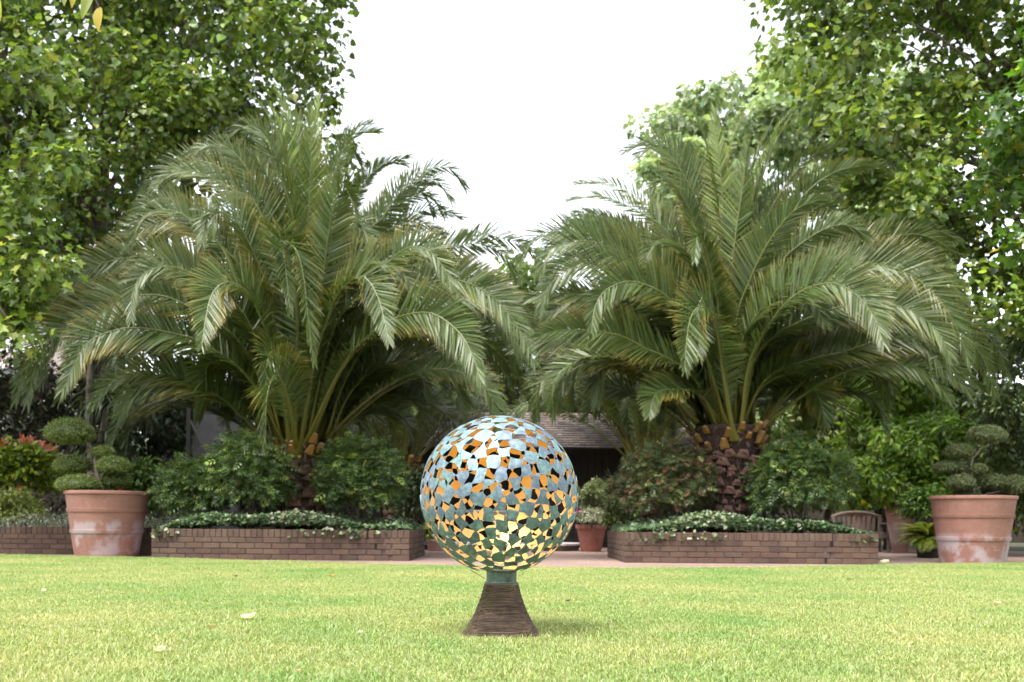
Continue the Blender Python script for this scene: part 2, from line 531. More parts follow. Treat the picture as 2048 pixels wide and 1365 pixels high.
def clump_points(poly, d0, d1, n, r, holes=()):
    """random clump centres filling a volume whose outline is given for its own distance"""
    poly = np.array(poly, float)
    lo, hi = poly.min(0), poly.max(0)
    out = []
    while len(out) < n:
        x = r.uniform(lo[0], hi[0], 4 * n); y = r.uniform(lo[1], hi[1], 4 * n)
        k = in_poly(x, y, poly)
        for (hx, hy, hr, keep) in holes:
            k &= ~(((x - hx) ** 2 + (y - hy) ** 2 < hr * hr) & (r.rand(len(x)) > keep))
        for a, b in zip(x[k], y[k]):
            out.append(W(a, b, r.uniform(d0, d1)))
    return np.array(out[:n])


def limb(a, b, r0, r1, r, sag=0.15, n=8):
    a, b = np.asarray(a, float), np.asarray(b, float)
    L = np.linalg.norm(b - a)
    m1 = a + (b - a) * 0.35 + np.array([r.randn() * .06, r.randn() * .06, sag]) * L
    m2 = a + (b - a) * 0.7 + np.array([r.randn() * .06, r.randn() * .06, sag * .6]) * L
    P, _ = catmull([a, m1, m2, b], n)
    return tube(P, np.linspace(r0, r1, n), 6)


def tree(name, label, group, base, fork, r0, centers, leaf_args, r, nlimb=14, mat='leaf', bark='bark', cat='tree', trunk_name='trunk', extra=None):
    root = empty(name, base, label, cat, group)
    parts = []
    base = np.asarray(base, float); fork = np.asarray(fork, float)
    P, _ = catmull([base - [0, 0, .15], base + (fork - base) * .4 + [r.randn() * .08, r.randn() * .08, 0], fork], 12)
    rr = np.linspace(r0, r0 * 0.6, 12); rr[0] *= 1.35; rr[1] *= 1.12
    parts.append((*tube(P, rr, 10), (0, 0, 0)))
    ends = centers[r.choice(len(centers), min(nlimb, len(centers)), replace=False)]
    for e in ends:
        t = r.uniform(0.55, 1.0); s = P[int(t * 11)]
        parts.append((*limb(s, e, r0 * 0.38, r0 * 0.05, r), (0, 0, 0)))
        for _ in range(2):
            near = centers[np.argsort(np.linalg.norm(centers - e, axis=1))[r.randint(1, min(9, len(centers)))]]
            parts.append((*limb(e * .6 + s * .4, near, r0 * 0.12, r0 * 0.03, r, 0.05, 5), (0, 0, 0)))
    V, T, C = join(parts)
    link(trunk_name, np_mesh(trunk_name, V, T, None, None, True), root, [M[bark]])
    pp = [foliage(centers, r=r, **leaf_args)]
    if extra is not None: pp += extra
    V, T, C = join(pp)
    link('crown', np_mesh('crown', V, T, C), root, [M[mat]])
    return root


# ------------------------------------------------------------------ ground, path, lawn
def sheet(name, outline, z, mat, label=None):
    bm = bmesh.new()
    f = bm.faces.new([bm.verts.new((x, y, z)) for x, y in outline])
    bmesh.ops.triangulate(bm, faces=[f])
    me = bpy.data.meshes.new(name); bm.to_mesh(me); bm.free()
    o = link(name, me, None, [mat]); o['kind'] = 'structure'
    return o


sheet('ground', [(-400, -60), (400, -60), (400, 900), (-400, 900)], -0.02, M['ground'])
sheet('path', [(-14, 8), (14, 8), (14, 15.3), (8.8, 22.0), (-8, 22.0), (-9, 15.3), (-14, 15.3)], 0.0, M['path'])

# far edge of the lawn, a shallow curve that comes nearest to the sculpture in the middle
V, T = box((0, 33.0, .9), (110, 1.5, 1.8)); bk = link('added_bank', np_mesh('added_bank', V, T), None, [M['soil']]); bk['kind'] = 'structure'  # bank added to block the bright sky gap at the horizon
EDGE_PX = [(-900, 13.9), (-300, 13.75), (0, 13.35), (302, 12.75), (560, 11.85), (900, 11.05), (1200, 10.75), (1480, 11.1), (1750, 11.95), (1900, 12.75), (2048, 13.2), (2400, 13.6), (3000, 13.9)]
EX = np.array([(px - 1024) * d / F for px, d in EDGE_PX]); EY = np.array([d for _, d in EDGE_PX])


def edge_y(x):
    return np.interp(x, EX, EY)


xs = np.linspace(-11, 12, 60)
sheet('lawn', [(-11, -8), (12, -8)] + [(x, float(edge_y(x))) for x in xs[::-1]], 0.012, M['lawn'])


def grass_patch(k):
    r = np.random.RandomState(100 + k)
    n = 820
    P = np.zeros((n, 3)); P[:, :2] = r.uniform(-.16, .16, (n, 2))
    h = np.clip(r.normal(0.0145, 0.006, n), 0.005, 0.038)
    a = r.uniform(0, 2 * np.pi, n); lean = r.uniform(0.1, 1.0, n)
    D = np.stack([np.cos(a) * lean, np.sin(a) * lean, np.ones(n)], 1); D = norm(D)
    S = np.stack([-np.sin(a + r.randn(n) * .6), np.cos(a + r.randn(n) * .6), np.zeros(n)], 1)
    w = r.uniform(0.0011, 0.0022, n)
    bend = np.stack([np.cos(a), np.sin(a), -0.25 * np.ones(n)], 1) * (h * r.uniform(.05, .5, n))[:, None]
    mid = P + D * (h * .55)[:, None]
    tip = P + D * h[:, None] + bend
    V = np.stack([P - S * w[:, None], P + S * w[:, None], mid + S * w[:, None] * .85, mid - S * w[:, None] * .85, tip], 1).reshape(-1, 3)
    T = (np.arange(n)[:, None, None] * 5 + np.array([(0, 1, 2), (0, 2, 3), (3, 2, 4)])[None]).reshape(-1, 3)
    C = pal(n, [(.265, .325, .115), (.315, .375, .135), (.215, .285, .09), (.40, .42, .20), (.46, .45, .29)], r, .18, [.33, .32, .22, .09, .04])
    me = np_mesh('grass_patch', V, T, np.repeat(C, 5, 0))
    me.materials.append(M['blade'])
    o = bpy.data.objects.new('grass_patch', me)
    return o


def lawn_grass():
    r = np.random.RandomState(5)
    pts = []
    step = 0.155
    for y in np.arange(1.7, 13.6, step):
        hw = 0.58 * y + 0.9
        for x in np.arange(-hw, hw, step):
            xx, yy = x + r.uniform(-.07, .07), y + r.uniform(-.07, .07)
            if yy > edge_y(xx) - 0.13: 
                if yy - 0.10 > edge_y(xx): continue
                yy = float(edge_y(xx)) - 0.15 + r.uniform(-.02, .03)
            if abs(xx - SC[0]) < 0.2 and abs(yy - SC[1]) < 0.2 and max(abs(xx - SC[0]), abs(yy - SC[1])) < 0.05: continue
            pts.append((xx, yy, 0.012))
    pts = np.array(pts)
    me = bpy.data.meshes.new('lawn_grass')
    me.vertices.add(len(pts)); me.vertices.foreach_set('co', pts.astype(np.float32).ravel())
    near_ = np.hypot(pts[:, 0] - SC[0], pts[:, 1] - SC[1]) < .33
    rot = me.attributes.new('rot', 'FLOAT', 'POINT'); rot.data.foreach_set('value', r.uniform(0, 6.283, len(pts)).astype(np.float32))
    scl = me.attributes.new('scl', 'FLOAT', 'POINT'); scl.data.foreach_set('value', (np.clip(r.normal(1.0, .16, len(pts)), .65, 1.5) * np.where(near_, .62, 1.0)).astype(np.float32))
    idx = me.attributes.new('idx', 'INT', 'POINT'); idx.data.foreach_set('value', r.randint(0, 4, len(pts)).astype(np.int32))
    o = bpy.data.objects.new('lawn_grass', me); col.objects.link(o)
    tag(o, 'short yellow green mown grass of the lawn', 'grass', kind='stuff')
    ng = bpy.data.node_groups.new('grass_instances', 'GeometryNodeTree')
    ng.interface.new_socket('Geometry', in_out='INPUT', socket_type='NodeSocketGeometry')
    ng.interface.new_socket('Geometry', in_out='OUTPUT', socket_type='NodeSocketGeometry')
    N, L = ng.nodes, ng.links
    gi, go = N.new('NodeGroupInput'), N.new('NodeGroupOutput')
    j = N.new('GeometryNodeJoinGeometry')
    for k in range(4):
        oi = N.new('GeometryNodeObjectInfo'); oi.inputs['Object'].default_value = grass_patch(k); oi.inputs['As Instance'].default_value = True
        L.new(oi.outputs['Geometry'], j.inputs[0])
    ip = N.new('GeometryNodeInstanceOnPoints'); ip.inputs['Pick Instance'].default_value = True
    def att(nm, ty):
        a = N.new('GeometryNodeInputNamedAttribute'); a.data_type = ty; a.inputs['Name'].default_value = nm
        return a.outputs['Attribute']
    cx = N.new('ShaderNodeCombineXYZ'); L.new(att('rot', 'FLOAT'), cx.inputs['Z'])
    L.new(gi.outputs[0], ip.inputs['Points']); L.new(j.outputs[0], ip.inputs['Instance'])
    L.new(att('idx', 'INT'), ip.inputs['Instance Index'])
    L.new(cx.outputs[0], ip.inputs['Rotation']); L.new(att('scl', 'FLOAT'), ip.inputs['Scale'])
    L.new(ip.outputs[0], go.inputs[0])
    md = o.modifiers.new('grass', 'NODES'); md.node_group = ng
    me.materials.append(M['blade'])
    return o


SC = W(1002, 1273, 4.37); SC[2] = 0.0        # foot of the sculpture
lawn_grass()


# ------------------------------------------------------------------ brickwork
def brick_protos():
    out = {}
    for nm, s in (('stretcher', (.216, .10, .064)), ('half', (.104, .10, .064)), ('edge', (.064, .214, .100))):
        out[nm] = []
        for k in range(3):
            me = bevel_box_mesh('brick', s, 0.0045, 1, 0.0022); me.materials.append(M['brick']); out[nm].append(me)
    return out


BP = brick_protos()


def put_brick(kind, loc, rz, parent, sx=1.0):
    o = bpy.data.objects.new('brick', random.choice(BP[kind]))
    col.objects.link(o)
    o.location = loc; o.rotation_euler = (random.uniform(-.008, .008), random.uniform(-.006, .006), rz + random.uniform(-.008, .008)); o.scale = (sx, 1, 1)
    o.parent = parent; o.matrix_parent_inverse = parent.matrix_basis.inverted()
    return o


def brick_run(p0, p1, inward, parent, cracks=(), soldier=True, n_courses=4):
    """face of a low wall: stretcher courses topped by a course of bricks on edge"""
    p0, p1, inward = np.array(p0, float), np.array(p1, float), np.array(inward, float)
    L = np.linalg.norm(p1 - p0); t = (p1 - p0) / L; rz = math.atan2(t[1], t[0])
    n = int(round(L / 0.226)); stp = L / n
    for c in range(n_courses):
        z = 0.036 + c * 0.0722
        edges = [0.0] + [stp * (i + (0.5 if c % 2 else 1.0)) for i in range(n) if stp * (i + (0.5 if c % 2 else 1.0)) < L - 0.01] + [L]
        for a, b in zip(edges[:-1], edges[1:]):
            ln = b - a - 0.009; m = (a + b) / 2; dx = 0; gap = 0
            for (cx, w, st) in cracks:
                ce = cx + st * c
                if a <= ce < b:
                    if ce - a > (b - a) / 2: ln -= w; m -= w / 2
                    else: ln -= w; m += w / 2
            q = p0 + t * m + inward * (0.05 + random.uniform(-.0025, .0025) + dx)
            kind = 'stretcher' if ln > 0.15 else 'half'
            put_brick(kind, (q[0], q[1], z + random.uniform(-.0012, .0012)), rz, parent, ln / (.216 if kind == 'stretcher' else .104))
    gaps = []  # near-black strips stand in for the shade inside the open cracks
    for (cx, w, st) in cracks:
        for c in range(n_courses + 1):
            q = p0 + t * (cx + st * c) + inward * 0.0075
            hh = .072 if c < n_courses else .100
            zc = .036 + c * .0722 if c < n_courses else .338
            sz = (w * 1.5, .003, hh) if abs(t[0]) > .5 else (.003, w * 1.5, hh)
            gaps.append((*box((q[0], q[1], zc), sz), (0, 0, 0)))
            if c < n_courses and st:
                q2 = p0 + t * (cx + st * (c + .5)) + inward * 0.0075
                gaps.append((*box((q2[0], q2[1], .072 + c * .0722), (abs(st) + w, .0026, .016)), (0, 0, 0)))
    if gaps:
        V, T, C = join(gaps); link('crack', np_mesh('crack', V, T), parent, [M['crack']])
    if soldier:
        n = int(round(L / 0.0745)); stp = L / n
        for i in range(n):
            m = (i + .5) * stp; ln = stp - 0.009
            for (cx, w, st) in cracks:
                ce = cx + st * n_courses
                if i * stp <= ce < (i + 1) * stp: ln -= w * .8; m -= w * .4
            q = p0 + t * m + inward * (0.107 + random.uniform(-.003, .003))
            put_brick('edge', (q[0], q[1], 0.340 + random.uniform(-.002, .002)), rz, parent, ln / .064)


def planter(x0, x1, y0, y1, label, cracks):
    root = empty('brick_planter', ((x0 + x1) / 2, y0, 0), label, 'planter', 'brick palm planters')
    a = 0.214
    brick_run((x0, y0), (x1, y0), (0, 1), root, cracks)
    brick_run((x1, y0 + a), (x1, y1), (-1, 0), root)
    brick_run((x0, y1), (x0, y0 + a), (1, 0), root)
    e = 0.009
    parts = []
    for cx, cyy, sx, sy in (((x0 + x1) / 2, y0 + .105, x1 - x0 - 2 * e, .19), ((x0 + x1) / 2, y1 - .1, x1 - x0 - 2 * e, .19)):
        parts.append((*box((cx, cyy, .188), (sx, sy - 0.002, .376)), (0, 0, 0)))
    for cx in (x0 + .105, x1 - .105):
        parts.append((*box((cx, (y0 + y1) / 2, .187), (.19, y1 - y0 - .4, .374)), (0, 0, 0)))
    V, T, C = join(parts)
    link('mortar_core', np_mesh('mortar_core', V, T), root, [M['mortar']])
    V, T = box(((x0 + x1) / 2, (y0 + y1) / 2, .17), (x1 - x0 - .42, y1 - y0 - .42, .34))
    link('soil', np_mesh('soil', V, T), root, [M['soil']])
    return root


PL = (-4.62, -1.31, 12.75, 15.0)
PR = (1.44, 4.70, 12.75, 15.0)
planter(*PL, 'low brown brick planter round the larger palm, cracked near its inner corner', [(2.98, 0.024, -0.055), (3.04, 0.013, 0.004)])
planter(*PR, 'low brown brick planter round the smaller palm, stepped crack near its outer end', [(2.60, 0.036, 0.018)])
wallr = empty('bed_wall', (-6.2, 14.25, 0), 'low brown brick wall behind the pot with the domed topiary', 'wall')
brick_run((-9.2, 14.25), (-4.7, 14.25), (0, 1), wallr)
V, T = box((-6.95, 14.35, .188), (4.48, .18, .376)); link('mortar_core', np_mesh('mortar_core', V, T), wallr, [M['mortar']])


# ------------------------------------------------------------------ sphere sculpture
def sculpture():
    root = empty('sphere_sculpture', SC, 'openwork sphere of verdigris metal plates, gilded inside, on a flared ribbed plinth on the lawn', 'sculpture')
    r = np.random.RandomState(21)
    c0 = W(994, 990, 4.36); c0[0] = SC[0] - 0.012; c0[1] = SC[1]
    rad = 0.346
    N = 336
    i = np.arange(N) + .5
    ph = np.arccos(1 - 2 * i / N); th = np.pi * (1 + 5 ** .5) * i
    P = np.stack([np.cos(th) * np.sin(ph), np.sin(th) * np.sin(ph), np.cos(ph)], 1)
    P = norm(P + r.randn(N, 3) * 0.036)
    for _ in range(26):                       # gentle relaxation keeps an irregular but even spread
        d = P[:, None] - P[None]; q = np.sum(d * d, -1) + np.eye(N)
        P = norm(P + 0.00006 * np.sum(d / (q ** 2)[..., None], 1))
    bm = bmesh.new()
    vs_ = [bm.verts.new(p) for p in P]
    bm.verts.index_update()
    bmesh.ops.convex_hull(bm, input=vs_)
    bm.faces.index_update()
    bm.verts.ensure_lookup_table()
    nb = {k: set() for k in range(N)}
    for e in bm.edges:
        a, b = e.verts[0].index, e.verts[1].index
        nb[a].add(b); nb[b].add(a)
    drop, used = set(), set()
    es = sorted(bm.edges, key=lambda e: -e.calc_length() + r.rand() * .05)
    for e in es:                             # pair triangles into four-sided gaps
        f = [q.index for q in e.link_faces]
        if f[0] in used or f[1] in used: continue
        ia, ib = e.verts[0].index, e.verts[1].index
        if sum(1 for c in nb[ia] if (min(ia, c), max(ia, c)) not in drop) < 4 or sum(1 for c in nb[ib] if (min(ib, c), max(ib, c)) not in drop) < 4: continue
        used.update(f); drop.add((min(ia, ib), max(ia, ib)))
    bm.free()
    touch = {(min(a, b), max(a, b)): (min(a, b), max(a, b)) not in drop for a in nb for b in nb[a]}
    mats = [M['verdigris'], M['gold']]
    plates = []
    for k in range(N):
        n = P[k]
        if n[2] < -0.965: continue
        e1 = norm(np.cross(n, [0.2, 0.1, 1.0])); e2 = np.cross(n, e1)
        items = []
        for b in nb[k]:
            v = P[b] - P[k]; x, y = v @ e1, v @ e2
            L = np.linalg.norm(v)
            t = touch[(min(k, b), max(k, b))]
            items.append((math.atan2(y, x), L, t))
        items.sort()
        tl = [it for it in items if it[2]]
        m = len(tl)
        cor = [np.array([math.cos(q[0]), math.sin(q[0])]) * q[1] * .53 for q in tl]
        out2 = []
        for q in range(m):
            A_, B_ = cor[q], cor[(q + 1) % m]
            dv = B_ - A_; ln_ = np.linalg.norm(dv); nv = np.array([dv[1], -dv[0]]) / ln_
            am = r.uniform(-.15, .14) * ln_; am2 = r.uniform(-.07, .07) * ln_
            for t in (0.06, .2, .35, .5, .65, .8, .94):
                out2.append(A_ + dv * t + nv * (am * math.sin(math.pi * t) ** .8 + am2 * math.sin(2 * math.pi * t)))
        out2 = np.array(out2); S = len(out2)
        tang = out2[:, 0:1] * e1 + out2[:, 1:2] * e2
        flat = P[k] + tang
        ring = norm(flat)
        half = norm(P[k] + 0.55 * tang)
        ro = rad + r.uniform(-.0018, .0018); ri = ro - 0.0022
        V = np.vstack([ring * ro, half * ro, [n * ro], ring * ri, half * ri, [n * ri]]) + c0
        T, Mi = [], []
        for s in range(S):
            s2 = (s + 1) % S
            T += [(s, s2, S + s2), (s, S + s2, S + s), (S + s, S + s2, 2 * S)]; Mi += [0, 0, 0]
            o = 2 * S + 1
            T += [(o + s, o + S + s2, o + s2), (o + s, o + S + s, o + S + s2), (o + S + s, o + 2 * S, o + S + s2)]; Mi += [1, 1, 1]
            T += [(s, o + s, o + s2), (s, o + s2, s2)]; Mi += [0, 0]
        plates.append((abs(n[1]) + (.5 if n[1] < 0 else 0), V, np.array(T), Mi))
    plates.sort(key=lambda q: -q[0])
    for _s, V, T, Mi in plates[:300]:
        link('plate', np_mesh('plate', V, T, None, Mi), root, mats)
    if plates[300:]:
        V, T, C = join([(q[1], q[2], (0, 0, 0)) for q in plates[300:]])
        o = link('edge_plates', np_mesh('edge_plates', V, T, None, sum([q[3] for q in plates[300:]], [])), root, mats); o['kind'] = 'stuff'
    # collar
    zb = c0[2] - rad
    V, T = lathe([(.0, .233), (.071, .233), (.071, .240), (.066, .243), (.066, zb + .010), (.070, zb + .013), (.070, zb + .018), (0, zb + .018)], 40)
    V = V + [SC[0], SC[1], 0]
    link('collar', np_mesh('collar', V, T, None, None, False), root, [M['collar']])
    # ribbed plinth, a flared rounded square
    zs = np.array([0.0, .010, .018, .055, .10, .145, .19, .235])
    hw = np.array([.170, .171, .162, .141, .118, .100, .085, .0735])
    loops, layers = [], 40
    for q in range(layers):
        z0, z1 = .235 * q / layers, .235 * (q + 1) / layers
        for z, ins in ((z0, .0024), (z0 + (z1 - z0) * .25, 0), (z0 + (z1 - z0) * .75, 0), (z1, .0024)):
            loops.append((z, np.interp(z, zs, hw) - ins + r.uniform(-.0005, .0005)))
    seg = 48
    a = np.linspace(0, 2 * np.pi, seg, endpoint=False) + R(4)
    V = []
    for z, h in loops:
        ex = 6.0
        x = np.sign(np.cos(a)) * np.abs(np.cos(a)) ** (2 / ex); y = np.sign(np.sin(a)) * np.abs(np.sin(a)) ** (2 / ex)
        V.append(np.stack([SC[0] + x * h, SC[1] + y * h, np.full(seg, z)], 1))
    V = np.concatenate(V + [np.array([[SC[0], SC[1], .235]])])
    V[:-1] += r.randn(len(V) - 1, 3) * .0009
    lump_ = np.clip(np.sin(V[:, 0] * 60 + 1) * np.sin(V[:, 2] * 70) * np.sin(V[:, 1] * 50), 0, 1) * np.clip((.10 - V[:, 2]) / .10, 0, 1)
    V[:, :2] += (V[:, :2] - SC[:2]) * lump_[:, None] * .05
    T = []
    for q in range(len(loops) - 1):
        for s in range(seg):
            b, c = q * seg + s, q * seg + (s + 1) % seg
            T += [(b, c, c + seg), (b, c + seg, b + seg)]
    top = (len(loops) - 1) * seg
    for s in range(seg): T.append((top + s, top + (s + 1) % seg, len(V) - 1))
    link('plinth', np_mesh('plinth', V, T), root, [M['plinth']])
    # thin cable that leaves the sphere beside the collar
    P_ = catmull([W(940, 1140, 4.31), W(952, 1147, 4.30), W(962, 1153, 4.30), W(970, 1158, 4.305)], 8)[0]
    V, T = tube(P_, .0012, 5)
    link('cable', np_mesh('cable', V, T), root, [M['black_pot']])


sculpture()


# ------------------------------------------------------------------ palms
def frond_mesh(pts, r, lmax=0.46, twist=0.9, yellow=0.3, young=0.0, n_side=185, up_v=0.32, hang=0.25, start=0.14, base_r=0.034):
    C, L = catmull(pts, 30)
    Tn = norm(np.gradient(C, axis=0))
    h = C[-1] - C[0]; h[2] = 0
    if np.linalg.norm(h) < 0.25: h = np.array([r.randn(), r.randn(), 0])
    h = norm(h)
    S = np.cross(h, [0, 0, 1.0]); S = norm(S - (S @ Tn[0]) * Tn[0])
    Ss = []
    for t in Tn:                      # parallel transport
        S = norm(S - (S @ t) * t); Ss.append(S)
    Ss = np.array(Ss); Us = np.cross(Ss, Tn)
    u = np.linspace(0, 1, 30)
    tw = twist * np.clip((u - .1) / .5, 0, 1)
    c, s = np.cos(tw)[:, None], np.sin(tw)[:, None]
    Sx, Ux = Ss * c + Us * s, Us * c - Ss * s
    # midrib: flattened tube, wide at its foot
    rw = base_r * (0.12 + 0.88 * (1 - u) ** 1.25) + 0.045 * np.clip(1 - u / .06, 0, 1) ** 1.5
    rh = base_r * 0.6 * (0.16 + 0.84 * (1 - u))
    ang = np.linspace(0, 2 * np.pi, 6, endpoint=False)
    RV = C[:, None] + (np.cos(ang)[None, :, None] * Ss[:, None]) * rw[:, None, None] + (np.sin(ang)[None, :, None] * Us[:, None]) * rh[:, None, None]
    RV = RV.reshape(-1, 3); RT = []
    for i in range(29):
        for j in range(6):
            b, d = i * 6 + j, i * 6 + (j + 1) % 6
            RT += [(b, d, d + 6), (b, d + 6, b + 6)]
    rc0, rc1 = np.array([.115, .105, .014]), np.array([.15, .17, .06])
    RC = np.repeat(rc0 + (rc1 - rc0) * np.clip(u * 2.2, 0, 1)[:, None], 6, 0) * r.uniform(.85, 1.15)
    parts = [(RV, np.array(RT), RC)]
    # leaflets
    n = n_side
    t = start + (1 - start) * (np.arange(n) + r.rand(n) * .7) / n
    t = np.clip(t, 0, .995)
    for side in (-1, 1):
        tt = np.clip(t + r.randn(n) * .002, 0, .998)
        def ip(A): return np.stack([np.interp(tt, u, A[:, k]) for k in range(3)], 1)
        Pp, Tt, Sd, Ud = ip(C), norm(ip(Tn)), norm(ip(Sx)), norm(ip(Ux))
        q = (tt - start) / (1 - start)
        ln = lmax * np.interp(q, [0, .08, .2, .45, .75, 1], [.16, .38, .80, 1.0, .74, .30]) * r.uniform(.88, 1.08, n)
        al = np.radians(np.interp(q, [0, .3, .7, 1], [66, 60, 48, 16])) + r.randn(n) * .04
        be = up_v + r.randn(n) * .11
        D = norm(np.cos(al)[:, None] * Tt + np.sin(al)[:, None] * (side * np.cos(be)[:, None] * Sd + np.sin(be)[:, None] * Ud))
        g = hang * (0.6 + .8 * r.rand(n)) * np.array([0, 0, 1.0])[:, None]
        D1 = norm(D - g.T * .25); D2 = norm(D - g.T * 1.2)
        Wv = norm(Tt - np.sum(Tt * D1, 1, keepdims=True) * D1)
        Nn = np.cross(D1, Wv)
        ro = r.randn(n) * .36 + side * .18
        Wv = Wv * np.cos(ro)[:, None] + Nn * np.sin(ro)[:, None]
        w = (0.0084 * (0.7 + .5 * np.sin(np.clip(q, 0.05, .95) * np.pi)) * r.uniform(.85, 1.15, n))[:, None]
        m1 = Pp + D1 * (ln * .28)[:, None]; m2 = m1 + D1 * (ln * .42)[:, None]; tip = m2 + D2 * (ln * .30)[:, None]
        V = np.stack([Pp - Wv * w * .5, Pp + Wv * w * .5, m1 + Wv * w, m1 - Wv * w, m2 + Wv * w * .82, m2 - Wv * w * .82, tip], 1).reshape(-1, 3)
        T = (np.arange(n)[:, None, None] * 7 + np.array([(0, 1, 2), (0, 2, 3), (3, 2, 4), (3, 4, 5), (5, 4, 6)])[None]).reshape(-1, 3)
        g0 = np.array([.062, .092, .024]) * (1 - young) + np.array([.19, .26, .045]) * young
        base = g0 * r.uniform(.88, 1.14) * (1 + r.randn(n, 1) * .22) * (1 + r.randn(n, 3) * .05)
        # yellowed tips along stretches of the frond
        reg = np.clip(1.3 - np.abs(q - r.uniform(.35, .75)) * 5.5, 0, 1)
        yv = np.clip(yellow * (0.10 + 1.5 * reg * (1 if side == (1 if r.rand() > .5 else -1) else .7)) + r.randn(n) * .06, 0, 1)[:, None]
        gold_ = np.array([.40, .27, .035]); straw = np.array([.30, .25, .13])
        tipc = base * (1 - yv) + (gold_ * .75 + straw * .25) * yv
        tipc = tipc * .82 + np.array([.20, .18, .085]) * .18
        midc = base * (1 - yv * .2) + gold_ * yv * .2
        Cc = np.stack([base, base, base, base, midc, midc, tipc], 1).reshape(-1, 3)
        parts.append((V, T, Cc))
    V, T, Cc = join(parts)
    return np_mesh('frond', V, T, np.clip(Cc, .004, .9))


def stub_meshes():
    # cut frond stump: wedge leaning outward with a pale cut face on top.  local: x width, y out, z up
    def prism(bw, tw, bt, tt_, h, lean, cut):
        V = np.array([(-bw, 0, 0), (bw, 0, 0), (bw, bt, 0), (-bw, bt, 0),
                      (-tw, lean, h), (tw, lean, h), (tw * .8, lean + tt_, h - cut), (0, lean + tt_ * 1.25, h - cut * 1.1), (-tw * .8, lean + tt_, h - cut)], float)
        F_ = [(0, 1, 5, 4), (1, 2, 6, 5), (2, 3, 8, 7, 6), (3, 0, 4, 8), (4, 5, 6, 7, 8), (0, 3, 2, 1)]
        bm = bmesh.new(); vs = [bm.verts.new(v) for v in V]
        for f in F_:
            ff = bm.faces.new([vs[i] for i in f]); ff.material_index = 1 if f == (4, 5, 6, 7, 8) else 0
        bmesh.ops.recalc_face_normals(bm, faces=bm.faces)
        bmesh.ops.bevel(bm, geom=list(bm.edges), offset=.010, segments=1, affect='EDGES')
        me = bpy.data.meshes.new('frond_stump'); bm.to_mesh(me); bm.free()
        return me
    fresh = prism(.055, .036, .065, .055, .14, .06, .025); fresh.materials.append(M['stub']); fresh.materials.append(M['stub_cut'])
    old = prism(.105, .055, .09, .05, .13, .05, .03); old.materials.append(M['boot']); old.materials.append(M['boot'])
    low = prism(.085, .06, .06, .03, .12, .03, .05); low.materials.append(M['boot']); low.materials.append(M['boot'])
    return fresh, old, low


STUB = stub_meshes()


